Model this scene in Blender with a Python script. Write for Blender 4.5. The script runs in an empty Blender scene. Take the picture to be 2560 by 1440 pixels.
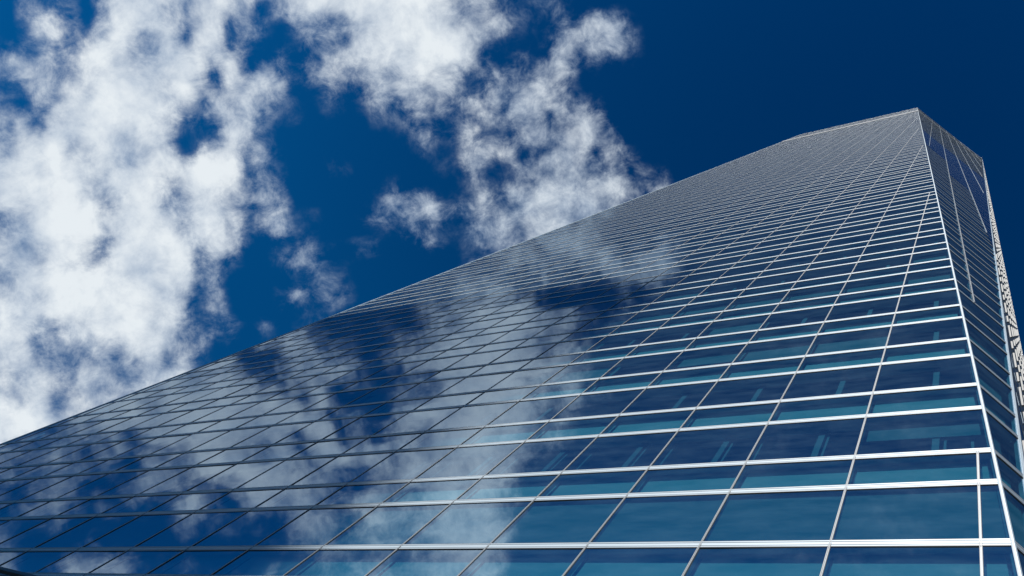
import bpy, bmesh, math, random
import numpy as np
from mathutils import Vector, Matrix

S = 6.93          # metres from the lens to the main facade
EYE = 1.6         # height of the lens
scene = bpy.context.scene

# ------------------------------------------------------------ camera
RIGHT = Vector((0.86239835, 0.23383399, 0.4489886))
DOWN = Vector((-0.14958627, 0.9650299, -0.21527014))
FWD = Vector((-0.4836249, 0.11848608, 0.86721855))
cam_data = bpy.data.cameras.new('camera')
cam = bpy.data.objects.new('camera', cam_data)
scene.collection.objects.link(cam)
cam_data.sensor_width = 36.0
cam_data.lens = 2183.09 / 2560 * 36.0
cam_data.clip_start = 0.1
cam_data.clip_end = 5000
m3 = Matrix((RIGHT, -DOWN, -FWD)).transposed()
cam.matrix_world = Matrix.Translation((0, 0, EYE)) @ m3.to_4x4()
scene.camera = cam

scene.view_settings.view_transform = 'Standard'
scene.view_settings.look = 'None'
scene.view_settings.exposure = 0.9
scene.view_settings.gamma = 1.0
scene.cycles.max_bounces = 8
scene.cycles.transparent_max_bounces = 12
scene.cycles.glossy_bounces = 4
scene.cycles.diffuse_bounces = 3

# ------------------------------------------------------------ sun
SUN_AZ = math.radians(-4)     # left of the main facade's normal
SUN_EL = math.radians(40)
to_sun = Vector((-math.sin(SUN_AZ) * math.cos(SUN_EL), -math.cos(SUN_AZ) * math.cos(SUN_EL), math.sin(SUN_EL)))
sd = bpy.data.lights.new('sun', 'SUN')
sd.energy = 5.0
sd.angle = math.radians(0.53)
sd.color = (1.0, 0.98, 0.95)
sun = bpy.data.objects.new('sun', sd)
scene.collection.objects.link(sun)
sun.rotation_euler = to_sun.to_track_quat('Z', 'Y').to_euler()
sun.location = (0, -30, 60)

# ------------------------------------------------------------ sky: Nishita air plus a broken cloud layer
# Cloud cover of the layer, looked up by position in the layer (x/z, y/z of the view direction),
# rows run from y/z = -0.95 to 0.45, columns from x/z = -2.25 to 0.45.
CU0, CU1, CV0, CV1 = -2.25, 0.45, -0.95, 0.45
COVER = (
    (0,0,0,1,1,1,1,1,1,1,1,1,1,1,2,2,2,2,2,3,3,3,3,3,3,3,3,3,3,3,3,3,3,2,2,2,2,2,2,1,1,1,1,1,0,0,1,1,1,1,1,1,1,1,2,2,2,2,2,2,2,2,2,2,2,2,2,2,2,2,2,1,1,1,1,1,1,1,1,1,1,1,2,2,2,2,2,3,3,3,3,3,2,2,2,2,1,1,1,1,0,1,1,1,1,1,1,1,1,1,2,2,2,2,2,2,2,2,2,2,2,2,2,2,2,2,2,2,2,2,2,2,2,2,2,2,2,2,2,2,2,2,2,2,2,2,3,3,3,3,3,3,3,3,3,3,3,3,3,0,0,0,0,0,0,0,0,0,0,0,0,0,0,0,0,0,0,0,0,0,0,0,0,0,0,0,0,0,0,0),
    (1,1,1,1,1,1,1,1,1,1,1,1,1,1,2,2,2,2,2,2,3,3,3,3,3,3,3,3,3,3,3,3,3,3,3,2,2,2,2,2,1,1,1,1,1,1,1,1,1,1,1,1,1,1,2,2,2,2,2,2,2,2,2,2,2,2,2,2,2,2,2,2,2,1,1,1,1,1,1,1,1,1,2,2,2,2,2,3,3,3,3,3,2,2,2,2,2,1,1,1,1,1,1,1,1,1,1,1,1,1,1,1,2,2,2,2,2,2,2,2,2,2,2,2,2,2,2,2,2,2,2,2,2,2,2,2,2,2,2,2,2,2,2,2,2,2,2,2,2,3,3,3,3,3,3,3,3,3,3,0,0,0,0,0,0,0,0,0,0,0,0,0,0,0,0,0,0,0,0,0,0,0,0,0,0,0,0,0,0,0),
    (1,1,1,1,1,1,1,1,1,1,1,1,1,1,1,2,2,2,2,2,2,2,3,3,3,3,3,3,3,3,3,3,3,3,3,2,2,2,2,2,1,1,1,1,1,1,1,1,1,1,1,1,1,1,2,2,2,2,2,2,2,2,2,2,2,2,2,2,2,2,2,2,2,2,2,1,1,1,1,1,1,2,2,2,2,2,2,3,3,3,3,3,2,2,2,2,2,2,1,1,1,1,1,1,1,1,1,1,1,1,1,1,1,1,2,2,2,2,2,2,2,2,2,2,2,2,2,2,2,2,2,2,2,2,2,2,2,2,2,2,2,2,2,2,2,2,2,2,2,2,3,3,3,3,3,3,3,3,3,0,0,0,0,0,0,0,0,0,0,0,0,0,0,0,0,0,0,0,0,0,0,0,0,0,0,0,0,0,0,0),
    (1,1,1,1,1,1,1,1,1,1,1,1,1,1,1,1,2,2,2,2,2,2,2,2,2,2,2,3,3,3,3,3,3,3,3,3,2,2,2,2,2,1,1,1,1,1,1,1,1,1,1,1,1,1,2,2,2,2,2,2,2,2,2,2,2,2,3,3,2,2,2,2,2,2,2,2,1,1,1,1,2,2,2,2,2,2,2,2,3,3,3,2,2,2,2,2,2,2,2,2,1,1,1,1,1,1,1,1,1,1,1,1,1,1,1,2,2,2,2,2,2,2,2,2,2,2,2,2,2,2,2,2,2,2,2,2,2,2,2,2,2,2,2,2,2,2,2,2,2,2,2,2,3,3,3,3,3,3,3,0,0,0,0,0,0,0,0,0,0,0,0,0,0,0,0,0,0,0,0,0,0,0,0,0,0,0,0,0,0,0),
    (1,1,1,1,1,1,1,1,1,1,1,1,1,1,1,1,1,2,2,2,2,2,2,2,2,2,2,2,3,3,3,3,3,3,3,3,3,2,2,2,2,2,1,1,1,1,1,1,1,1,1,1,1,1,1,2,2,2,2,2,2,2,2,2,2,3,3,3,3,3,2,2,2,2,2,2,2,2,1,2,2,2,2,2,2,2,2,2,2,3,3,2,2,2,2,2,2,2,2,2,2,2,2,2,1,1,1,1,1,1,1,1,1,1,1,2,2,2,2,2,2,2,2,2,2,2,2,2,2,2,2,2,2,2,2,2,2,2,2,2,2,2,2,2,2,2,2,2,2,2,2,2,2,3,3,3,3,3,3,0,0,0,0,0,0,0,0,0,0,0,0,0,0,0,0,0,0,0,0,0,0,0,0,0,0,0,0,0,0,0),
    (2,2,2,2,2,1,1,1,1,1,1,1,1,1,1,1,1,1,1,1,1,1,1,2,2,2,2,2,2,3,3,3,3,3,3,3,3,3,2,2,2,2,1,1,1,1,1,1,1,1,1,1,1,1,1,2,2,2,2,2,2,2,2,2,3,3,3,3,3,3,3,2,2,2,2,2,2,2,2,2,2,2,2,2,2,2,2,2,2,2,2,2,2,2,2,2,2,2,2,2,2,2,2,2,2,1,1,1,1,1,1,1,1,1,1,1,2,2,2,2,2,2,3,3,2,2,2,2,2,2,2,2,2,2,2,2,2,2,2,1,1,1,1,1,1,1,2,2,2,2,2,2,2,3,3,3,3,3,3,0,0,0,0,0,0,0,0,0,0,0,0,0,0,0,0,0,0,0,0,0,0,0,0,0,0,0,0,0,0,0),
    (2,2,2,2,2,2,2,1,1,1,1,1,1,1,1,1,1,1,1,1,1,1,1,1,2,2,2,2,2,3,3,3,3,3,3,3,3,3,2,2,2,2,2,1,1,1,1,1,1,1,1,1,1,1,1,1,2,2,2,2,2,2,2,3,3,3,3,3,3,3,3,3,3,2,2,2,2,2,2,2,2,2,2,2,2,2,2,2,2,2,2,2,2,2,2,2,2,2,2,2,2,2,2,2,2,2,1,1,1,1,1,1,1,1,1,1,2,2,2,2,2,2,3,3,3,2,2,2,2,2,2,2,2,2,2,2,2,1,1,1,1,1,1,1,1,1,1,1,2,2,2,2,2,2,3,3,3,3,3,0,0,0,0,0,0,0,0,0,0,0,0,0,0,0,0,0,0,0,0,0,0,0,0,0,0,0,0,0,0,0),
    (2,2,2,2,2,2,2,2,2,1,1,1,1,1,1,1,1,1,1,1,1,1,1,1,1,1,2,2,2,3,3,3,3,4,4,3,3,3,3,2,2,2,2,1,1,1,1,1,1,1,1,1,1,1,1,1,2,2,2,2,2,2,3,3,3,3,3,3,3,3,3,3,3,3,3,2,2,2,2,2,2,2,2,2,2,2,2,2,2,2,2,2,2,2,2,2,2,3,3,3,3,2,2,2,2,2,1,1,1,1,1,0,1,1,1,1,1,2,2,2,2,3,3,3,3,3,2,2,2,2,2,2,2,2,2,2,1,1,1,1,1,1,1,1,1,1,1,1,1,2,2,2,2,2,3,3,3,3,3,0,0,0,0,0,0,0,0,0,0,0,0,0,0,0,0,0,0,0,0,0,0,0,0,0,0,0,0,0,0,0),
    (3,3,2,2,2,2,2,2,2,1,1,1,1,1,1,1,1,1,1,1,1,0,0,1,1,1,2,2,2,3,3,3,3,4,4,3,3,3,3,3,2,2,2,2,1,1,1,1,1,1,1,1,1,1,1,1,1,2,2,2,2,2,3,3,3,3,3,4,3,3,3,3,3,3,3,3,2,2,2,2,2,2,2,2,2,2,2,2,2,2,2,2,2,2,2,3,3,3,3,3,3,3,2,2,2,2,2,1,1,1,1,0,0,1,1,1,1,2,2,2,2,3,3,3,3,3,2,2,2,2,2,2,2,2,2,1,1,1,1,1,1,1,1,1,1,1,1,1,1,1,2,2,2,2,2,3,3,3,3,0,0,0,0,0,0,0,0,0,0,0,0,0,0,0,0,0,0,0,0,0,0,0,0,0,0,0,0,0,0,0),
    (3,3,3,2,2,2,2,2,2,2,1,1,1,1,1,1,1,1,0,0,0,0,0,0,1,1,1,2,2,2,3,3,4,4,4,4,3,3,3,3,2,2,2,2,1,1,1,1,1,1,1,1,1,1,1,1,1,2,2,2,2,2,3,3,3,3,4,4,4,3,3,3,3,3,3,3,3,3,2,2,2,2,2,2,2,2,2,2,2,2,2,2,2,2,3,3,3,3,3,3,3,3,3,2,2,2,2,1,1,1,0,0,0,1,1,1,1,2,2,2,2,3,3,3,3,3,3,2,2,2,2,2,2,2,2,1,1,1,1,1,1,1,1,1,0,0,1,1,1,1,2,2,2,2,2,3,3,3,3,0,0,0,0,0,0,0,0,0,0,0,0,0,0,0,0,0,0,0,0,0,0,0,0,0,0,0,0,0,0,0),
    (3,3,3,2,2,2,2,2,2,2,2,1,1,1,1,1,1,1,1,1,1,0,0,1,1,1,1,2,2,2,3,3,3,4,4,3,3,3,3,3,2,2,2,2,2,2,1,1,1,1,1,1,1,1,1,1,2,2,2,2,2,3,3,3,3,3,4,4,4,3,3,3,3,3,3,3,3,3,3,3,2,2,2,2,2,2,2,2,2,2,2,2,2,2,3,3,3,3,3,3,3,3,3,3,2,2,2,2,1,1,1,1,1,1,1,1,1,2,2,2,2,2,3,3,3,2,2,2,2,2,2,2,2,2,2,2,1,1,1,1,1,1,1,1,1,1,1,1,1,1,2,2,2,2,2,3,3,3,3,0,0,0,0,0,0,0,0,0,0,0,0,0,0,0,0,0,0,0,0,0,0,0,0,0,0,0,0,0,0,0),
    (3,2,2,2,2,2,2,2,2,2,2,2,2,1,1,1,1,1,1,1,1,1,1,1,1,1,2,2,2,2,3,3,3,3,3,3,3,3,3,3,2,2,2,2,2,2,2,2,2,2,2,2,2,2,2,2,2,2,2,2,2,3,3,3,3,3,3,4,3,3,3,3,3,3,3,3,3,3,3,3,3,2,2,2,2,2,2,2,2,2,2,2,2,2,3,3,3,3,3,3,3,3,3,3,2,2,2,2,2,1,1,1,1,1,1,1,2,2,2,2,2,2,2,2,2,2,2,2,2,2,2,2,2,2,2,2,2,2,1,1,1,1,1,1,1,1,1,1,1,1,2,2,2,2,2,2,3,3,3,0,0,0,0,0,0,0,0,0,0,0,0,0,0,0,0,0,0,0,0,0,0,0,0,0,0,0,0,0,0,0),
    (2,2,2,2,2,2,2,2,2,2,2,2,2,2,2,2,1,1,1,1,1,1,1,1,1,2,2,2,2,2,2,3,3,3,3,3,3,3,3,3,2,2,2,2,2,2,2,2,2,2,2,2,2,2,2,2,2,2,2,2,2,3,3,3,3,3,3,3,3,3,3,3,3,3,3,3,3,3,3,3,3,3,2,2,2,2,2,2,2,2,2,2,2,2,3,3,3,3,3,3,3,3,3,3,3,2,2,2,2,2,2,1,1,1,2,2,2,2,2,2,2,2,2,2,2,2,2,2,2,2,2,2,2,2,2,2,2,2,2,2,1,1,1,1,1,1,1,1,1,1,2,2,2,2,2,2,3,3,3,0,0,0,0,0,0,0,0,0,0,0,0,0,0,0,0,0,0,0,0,0,0,0,0,0,0,0,0,0,0,0),
    (2,2,2,2,2,2,2,2,2,2,2,2,2,2,2,2,2,2,2,2,1,1,1,1,2,2,2,2,2,2,2,2,3,3,3,3,3,3,2,2,2,2,2,2,2,2,2,2,2,2,2,2,2,2,2,2,2,2,2,2,3,3,3,3,3,3,3,3,3,3,3,3,3,3,3,3,3,3,3,3,3,3,3,2,2,2,2,2,2,2,2,2,2,2,3,3,3,3,3,3,3,3,3,3,3,3,2,2,2,2,2,2,2,2,2,2,2,2,2,2,2,2,2,2,2,2,2,2,2,2,2,2,2,2,2,2,2,2,2,2,2,1,1,1,1,1,1,1,1,2,2,2,2,2,2,2,2,2,2,0,0,0,0,0,0,0,0,0,0,0,0,0,0,0,0,0,0,0,0,0,0,0,0,0,0,0,0,0,0,0),
    (2,2,2,2,2,2,2,2,2,2,2,2,2,2,2,2,2,2,2,2,2,2,2,2,2,2,2,2,2,2,2,2,2,2,2,2,2,2,2,2,2,2,2,2,2,2,2,2,2,2,2,2,2,2,2,2,2,2,2,2,3,3,3,3,3,3,3,3,3,3,3,3,3,3,3,3,3,3,3,3,3,3,3,2,2,2,2,2,2,2,2,2,2,2,2,3,3,3,3,3,3,3,3,3,3,3,3,3,2,2,2,2,2,2,2,2,2,2,2,2,2,2,2,2,2,2,2,2,2,2,2,2,3,3,3,2,2,2,2,2,2,2,1,1,1,1,1,1,1,2,2,2,2,2,2,2,2,2,2,0,0,0,0,0,0,0,0,0,0,0,0,0,0,0,0,0,0,0,0,0,0,0,0,0,0,0,0,0,0,0),
    (2,2,2,2,2,2,2,2,2,2,2,2,2,2,2,2,2,2,2,2,2,2,2,2,2,2,2,2,2,2,2,2,2,2,2,2,2,2,2,2,2,3,3,3,3,3,3,3,3,3,3,2,2,2,2,2,2,2,2,3,3,3,3,3,3,3,3,3,3,3,3,3,3,3,3,3,3,3,3,3,3,3,3,3,2,2,2,2,2,2,2,2,2,2,2,3,3,3,3,3,3,3,3,3,3,3,3,3,3,3,3,3,2,2,2,2,2,2,2,2,2,1,1,1,2,2,2,2,2,2,2,3,3,3,3,3,3,2,2,2,2,2,2,1,1,1,1,1,2,2,2,2,2,2,2,2,2,2,2,0,0,0,0,0,0,0,0,0,0,0,0,0,0,0,0,0,0,0,0,0,0,0,0,0,0,0,0,0,0,0),
    (2,2,2,2,2,2,2,2,2,2,3,3,3,3,3,3,3,3,2,2,2,2,2,2,2,2,2,2,2,2,2,2,2,2,2,2,2,2,2,2,2,3,3,3,3,3,3,3,3,3,3,3,3,3,3,2,2,3,3,3,3,3,3,3,3,3,3,3,3,3,3,3,3,3,3,3,3,3,3,3,3,3,3,3,2,2,2,2,2,2,2,2,2,2,2,3,3,3,3,3,3,3,3,3,3,3,3,3,3,3,3,3,3,3,2,2,2,2,2,2,1,1,1,1,1,2,2,2,2,2,2,3,3,3,3,3,3,3,2,2,2,2,2,2,1,1,1,2,2,2,2,2,2,2,2,2,2,2,2,0,0,0,0,0,0,0,0,0,0,0,0,0,0,0,0,0,0,0,0,0,0,0,0,0,0,0,0,0,0,0),
    (1,2,2,2,2,2,2,2,2,3,3,3,3,3,3,3,3,3,3,3,3,3,3,3,2,2,2,2,2,2,2,2,1,1,1,2,2,2,2,2,2,3,3,3,3,3,3,3,3,3,3,3,3,3,3,3,3,3,3,3,3,3,3,3,3,3,3,3,3,3,3,3,3,3,3,3,3,3,3,3,3,3,3,3,2,2,2,2,2,2,2,2,2,2,2,3,3,3,3,3,3,3,3,3,3,3,3,3,3,3,3,3,3,3,3,2,2,2,2,1,1,1,1,1,1,1,2,2,2,2,3,3,3,3,3,3,3,3,3,2,2,2,2,2,2,2,2,2,2,2,2,2,2,2,2,2,2,2,2,0,0,0,0,0,0,0,0,0,0,0,0,0,0,0,0,0,0,0,0,0,0,0,0,0,0,0,0,0,0,0),
    (1,1,2,2,2,2,2,2,3,3,3,3,3,3,3,3,3,3,3,3,3,3,3,3,3,3,2,2,2,2,2,1,1,1,1,1,2,2,2,2,2,3,3,3,3,3,3,3,3,3,3,3,3,3,3,3,3,3,3,3,3,3,3,3,3,3,3,3,3,3,3,3,3,3,3,3,3,3,3,3,3,3,3,3,3,2,2,2,2,2,2,2,2,2,2,3,3,3,3,3,3,3,3,3,3,3,3,4,4,4,4,4,3,3,3,3,2,2,2,1,1,1,1,1,1,1,1,2,2,2,3,3,3,3,3,3,3,3,3,3,2,2,2,2,2,2,2,2,2,2,2,2,2,2,2,2,2,2,2,0,0,0,0,0,0,0,0,0,0,0,0,0,0,0,0,0,0,0,0,0,0,0,0,0,0,0,0,0,0,0),
    (2,2,2,2,2,2,2,2,3,3,3,3,3,3,3,3,3,3,3,3,3,3,3,3,3,2,2,2,2,2,2,1,1,1,1,1,2,2,2,2,2,3,3,3,3,3,3,3,3,3,3,3,3,3,3,3,3,3,3,3,3,3,3,3,3,3,3,3,3,3,3,3,3,3,3,3,3,3,3,3,3,3,3,3,3,2,2,2,2,2,2,2,2,2,2,3,3,3,3,3,3,3,3,3,3,3,3,3,4,4,4,4,3,3,3,3,2,2,2,1,1,1,1,1,1,1,2,2,2,2,3,3,3,3,3,3,3,3,3,3,2,2,2,2,2,2,2,2,2,2,2,2,2,2,2,2,2,2,2,0,0,0,0,0,0,0,0,0,0,0,0,0,0,0,0,0,0,0,0,0,0,0,0,0,0,0,0,0,0,0),
    (2,2,2,2,2,2,2,2,2,3,3,3,3,3,3,3,3,3,3,3,3,3,3,3,3,2,2,2,2,2,2,1,1,1,1,1,2,2,2,2,2,3,3,3,3,3,3,3,3,3,3,3,3,3,2,2,2,2,2,2,2,2,2,2,2,2,2,2,3,3,3,3,3,3,3,3,3,3,3,3,3,3,3,3,3,3,2,2,2,2,2,2,2,2,3,3,3,3,3,3,3,3,3,3,3,3,3,3,4,4,4,4,3,3,3,3,2,2,2,1,1,1,1,1,1,1,2,2,2,2,3,3,3,3,3,3,3,3,3,3,2,2,2,2,2,1,2,2,2,2,2,2,2,2,2,2,2,2,2,0,0,0,0,0,0,0,0,0,0,0,0,0,0,0,0,0,0,0,0,0,0,0,0,0,0,0,0,0,0,0),
    (2,2,2,2,2,2,2,2,2,2,2,2,2,3,3,3,3,3,3,3,3,3,3,3,3,2,2,2,2,2,2,2,1,1,1,1,2,2,2,2,2,3,3,3,3,3,3,3,3,3,3,3,2,2,2,2,2,2,2,2,2,2,2,2,2,2,2,2,2,2,3,3,3,3,3,3,3,3,3,3,3,3,3,3,3,3,3,2,2,2,2,2,2,2,3,3,3,3,3,3,3,3,3,3,3,3,3,3,4,4,4,4,4,3,3,3,2,2,2,2,1,1,1,1,1,1,2,2,2,2,3,3,3,3,3,3,3,3,3,2,2,2,2,2,1,1,2,2,2,2,2,2,2,2,2,3,3,3,2,0,0,0,0,0,0,0,0,0,0,0,0,0,0,0,0,0,0,0,0,0,0,0,0,0,0,0,0,0,0,0),
    (2,2,2,2,2,2,2,2,2,2,2,2,2,2,2,2,2,3,3,3,3,3,3,3,3,2,2,2,2,2,2,2,1,1,1,2,2,2,2,2,2,3,3,3,3,3,3,3,3,3,2,2,2,2,2,2,2,2,2,2,2,2,2,2,2,2,2,2,2,2,2,2,3,3,3,3,3,3,3,3,3,3,3,3,3,3,3,3,2,2,2,2,3,3,3,3,3,3,3,3,3,3,3,3,3,3,3,3,4,4,4,4,4,3,3,3,2,2,2,2,1,1,1,1,1,1,2,2,2,2,3,3,3,3,3,3,3,3,3,2,2,2,2,2,1,1,1,2,2,2,2,2,2,3,3,3,3,3,3,0,0,0,0,0,0,0,0,0,0,0,0,0,0,0,0,0,0,0,0,0,0,0,0,0,0,0,0,0,0,0),
    (3,3,2,2,2,2,2,2,2,2,2,2,2,2,2,2,2,2,2,2,3,3,3,3,2,2,2,2,2,2,2,2,2,1,1,2,2,2,2,2,2,2,3,3,3,3,3,3,3,2,2,2,2,2,2,2,2,2,2,2,2,2,2,2,2,2,2,2,2,2,2,2,2,3,3,3,3,3,3,3,3,3,3,3,3,3,3,3,3,3,3,3,3,3,3,3,3,3,3,3,3,3,3,3,3,3,3,3,3,4,4,4,4,3,3,3,2,2,2,2,1,1,1,1,1,1,2,2,2,2,3,3,3,3,3,3,3,3,3,2,2,2,2,1,1,1,1,2,2,2,2,2,2,3,3,3,3,3,3,0,0,0,0,0,0,0,0,0,0,0,0,0,0,0,0,0,0,0,0,0,0,0,0,0,0,0,0,0,0,0),
    (3,3,3,3,2,2,2,2,2,2,2,2,2,2,2,2,2,2,2,2,3,3,3,3,3,2,2,2,2,2,2,2,2,1,2,2,2,2,2,2,2,2,3,3,3,3,3,3,2,2,2,2,2,2,2,2,1,1,1,1,1,1,1,1,1,1,1,2,2,2,2,2,2,2,3,3,3,3,3,3,3,3,3,3,3,3,3,3,3,3,3,3,3,3,3,3,3,3,3,3,3,3,3,3,3,3,3,3,3,4,4,4,4,3,3,3,2,2,2,2,1,1,1,1,1,1,2,2,2,2,3,3,3,3,3,3,3,3,3,2,2,2,2,1,1,1,1,2,2,2,2,2,3,3,3,3,3,3,3,0,0,0,0,0,0,0,0,0,0,0,0,0,0,0,0,0,0,0,0,0,0,0,0,0,0,0,0,0,0,0),
    (3,3,3,3,3,2,2,2,2,2,2,2,2,2,2,2,2,2,2,3,3,3,3,3,3,3,2,2,2,2,2,2,2,2,2,2,2,2,2,2,2,3,3,3,3,3,3,3,2,2,2,2,2,2,2,1,1,1,1,1,1,1,1,1,1,1,1,1,1,2,2,2,2,2,3,3,3,3,3,3,3,3,3,3,3,3,3,3,3,3,3,3,3,3,3,3,3,3,3,3,3,3,3,3,3,3,3,3,3,4,4,4,4,3,3,3,2,2,2,2,1,1,1,1,1,1,2,2,2,2,3,3,3,3,3,3,3,3,2,2,2,2,2,1,1,1,1,2,2,2,2,2,3,3,3,3,4,3,3,0,0,0,0,0,0,0,0,0,0,0,0,0,0,0,0,0,0,0,0,0,0,0,0,0,0,0,0,0,0,0),
    (3,3,3,3,3,2,2,2,2,2,2,1,1,2,2,2,2,2,3,3,3,3,4,4,3,3,3,2,2,2,2,2,2,2,2,2,2,2,2,3,3,3,3,3,3,3,3,3,3,3,2,2,2,2,1,1,1,1,1,1,1,1,1,1,1,1,1,1,1,2,2,2,2,2,3,3,3,3,3,3,3,3,3,3,3,3,3,3,3,3,3,3,3,3,3,3,3,3,3,3,3,3,3,3,3,3,3,3,4,4,4,4,4,3,3,3,3,2,2,2,1,1,1,1,1,1,2,2,2,2,3,3,3,3,3,3,3,3,2,2,2,2,1,1,1,1,1,1,2,2,2,3,3,3,3,4,4,4,4,0,0,0,0,0,0,0,0,0,0,0,0,0,0,0,0,0,0,0,0,0,0,0,0,0,0,0,0,0,0,0),
    (4,3,3,3,3,3,2,2,2,2,1,1,1,1,2,2,2,3,3,4,4,5,5,5,5,4,3,3,3,2,2,2,2,2,2,2,2,3,3,3,3,4,4,4,4,4,4,4,3,3,3,3,2,2,2,1,1,1,1,1,1,1,1,1,1,1,1,1,1,2,2,2,2,2,3,3,3,4,4,4,4,3,4,4,4,3,4,3,3,3,3,3,3,3,3,3,3,3,3,3,3,3,3,3,3,4,4,4,4,4,4,4,4,3,3,3,3,2,2,2,1,1,1,1,1,1,2,2,2,2,3,3,3,3,3,3,3,3,2,2,2,2,1,1,1,1,1,1,2,2,2,3,3,3,4,4,4,4,4,0,0,0,0,0,0,0,0,0,0,0,0,0,0,0,0,0,0,0,0,0,0,0,0,0,0,0,0,0,0,0),
    (4,3,3,3,3,3,2,2,2,2,2,1,1,2,2,2,3,3,5,6,7,8,8,8,7,5,4,4,3,3,3,2,2,2,3,3,3,4,5,5,5,5,5,6,6,6,5,5,5,5,5,4,4,3,2,1,1,1,1,1,2,2,2,2,1,1,1,1,2,2,2,3,3,3,3,4,4,4,5,4,4,4,4,4,4,4,4,4,3,3,4,4,4,4,4,4,4,4,4,4,4,4,4,4,4,4,5,5,5,4,4,4,3,3,3,3,2,2,2,2,2,1,1,1,1,2,2,2,2,2,3,3,3,3,3,3,3,3,3,2,2,2,2,1,1,1,1,2,2,2,2,3,3,3,3,4,4,4,3,0,0,0,0,0,0,0,0,0,0,0,0,0,0,0,0,0,0,0,0,0,0,0,0,0,0,0,0,0,0,0),
    (4,3,3,3,3,3,3,2,2,2,2,2,2,2,2,2,3,5,6,8,10,12,13,13,11,8,6,5,4,3,3,3,3,3,3,4,5,6,7,8,8,8,9,9,9,9,9,9,9,8,8,7,6,5,3,2,2,2,2,2,2,3,3,2,2,2,2,2,2,3,3,4,4,4,4,5,6,6,6,6,5,4,5,5,5,5,5,4,4,4,5,5,5,6,6,6,5,5,5,5,6,6,6,6,6,6,7,7,6,5,4,3,3,3,3,2,2,2,2,2,2,1,1,1,2,2,2,2,2,2,3,3,3,3,3,3,3,3,3,2,2,2,2,2,1,1,2,2,2,2,2,2,3,3,3,3,3,3,3,0,0,0,0,0,0,0,0,0,0,0,0,0,0,0,0,0,0,0,0,0,0,0,0,0,0,0,0,0,0,0),
    (4,3,3,3,3,3,3,2,2,2,2,2,2,2,2,3,4,6,8,11,14,16,18,19,16,11,8,7,6,4,4,3,4,4,5,5,7,9,11,12,13,13,14,14,14,14,14,14,14,14,12,11,9,8,5,3,3,3,3,3,4,4,5,4,3,3,3,3,3,4,5,5,5,5,6,7,8,8,8,8,6,6,6,7,6,7,7,6,4,5,7,8,8,9,9,9,9,8,8,9,9,10,10,10,9,10,10,10,10,6,4,3,2,2,2,2,2,2,2,2,1,1,1,1,1,2,2,2,2,2,2,2,2,3,3,3,3,3,3,3,2,2,2,2,2,2,2,2,2,2,2,2,3,3,3,3,3,3,3,0,0,0,0,0,0,0,0,0,0,0,0,0,0,0,0,0,0,0,0,0,0,0,0,0,0,0,0,0,0,0),
    (4,3,3,3,3,3,3,3,3,2,2,2,2,2,3,3,5,7,10,24,24,24,24,23,19,14,9,8,7,5,5,4,4,6,7,7,10,14,17,17,18,20,20,20,20,20,20,20,20,20,19,16,14,12,8,4,3,3,3,4,5,6,7,5,4,3,3,3,4,5,7,7,7,7,8,10,11,11,11,10,8,7,8,9,9,10,10,9,6,6,10,12,13,14,14,14,13,12,12,13,14,15,16,15,15,15,16,16,15,9,5,2,1,1,1,1,1,1,1,1,1,1,1,1,1,1,1,1,1,1,1,2,2,2,2,3,3,3,3,3,3,3,2,2,2,2,2,2,2,2,2,2,2,3,3,3,3,3,3,0,0,0,0,0,0,0,0,0,0,0,0,0,0,0,0,0,0,0,0,0,0,0,0,0,0,0,0,0,0,0),
    (3,3,3,3,3,3,3,3,3,3,2,2,2,2,3,4,5,8,12,24,24,24,24,24,21,16,11,8,7,6,5,4,5,6,8,8,11,16,20,20,22,23,24,24,24,24,24,24,24,24,22,18,16,14,9,5,4,4,4,4,6,7,8,6,4,4,4,4,4,6,8,8,8,8,9,11,12,12,12,11,9,8,10,12,11,14,14,12,8,8,14,17,19,20,20,20,20,18,18,20,21,23,24,22,22,23,23,23,21,12,7,2,0,0,0,0,0,0,0,0,0,0,0,0,0,0,0,0,1,1,1,1,1,1,1,2,3,3,3,3,3,3,3,3,2,2,2,2,2,2,2,3,3,3,3,2,2,2,2,0,0,0,0,0,0,0,0,0,0,0,0,0,0,0,0,0,0,0,0,0,0,0,0,0,0,0,0,0,0,0),
    (3,3,3,3,3,3,3,3,3,3,3,3,3,3,3,3,5,8,12,17,24,24,24,24,23,19,13,9,8,7,5,4,4,6,7,8,10,14,18,20,21,23,24,24,24,24,24,24,24,24,23,20,17,15,11,6,4,4,4,4,5,7,8,7,5,4,4,4,4,6,7,8,8,8,9,11,12,12,12,12,10,8,9,11,12,14,16,14,9,10,16,20,22,24,24,24,23,21,21,23,24,27,28,26,25,27,27,27,25,14,7,2,0,0,0,0,0,0,0,0,0,0,0,0,0,0,0,0,0,0,0,0,0,0,0,2,3,3,3,3,3,3,3,3,3,3,3,3,3,3,3,3,3,3,3,2,2,2,2,0,0,0,0,0,0,0,0,0,0,0,0,0,0,0,0,0,0,0,0,0,0,0,0,0,0,0,0,0,0,0),
    (3,3,3,3,3,3,3,3,3,3,3,3,3,3,3,3,5,7,11,17,24,24,24,24,24,21,15,10,8,7,6,4,4,5,7,8,9,12,17,20,20,22,23,24,24,24,24,24,24,24,24,21,18,16,13,8,4,4,4,4,5,6,8,7,6,4,4,4,4,5,7,8,8,8,8,10,12,12,12,12,11,8,8,11,12,13,16,15,10,8,14,20,21,24,24,24,24,21,20,23,24,26,28,26,25,27,28,28,26,17,9,3,0,0,0,0,0,0,0,0,0,0,0,0,0,0,0,0,0,0,0,0,0,0,0,1,3,3,3,3,3,3,3,3,3,3,3,3,3,3,3,3,3,3,3,3,3,2,2,0,0,0,0,0,0,0,0,0,0,0,0,0,0,0,0,0,0,0,0,0,0,0,0,0,0,0,0,0,0,0),
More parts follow.
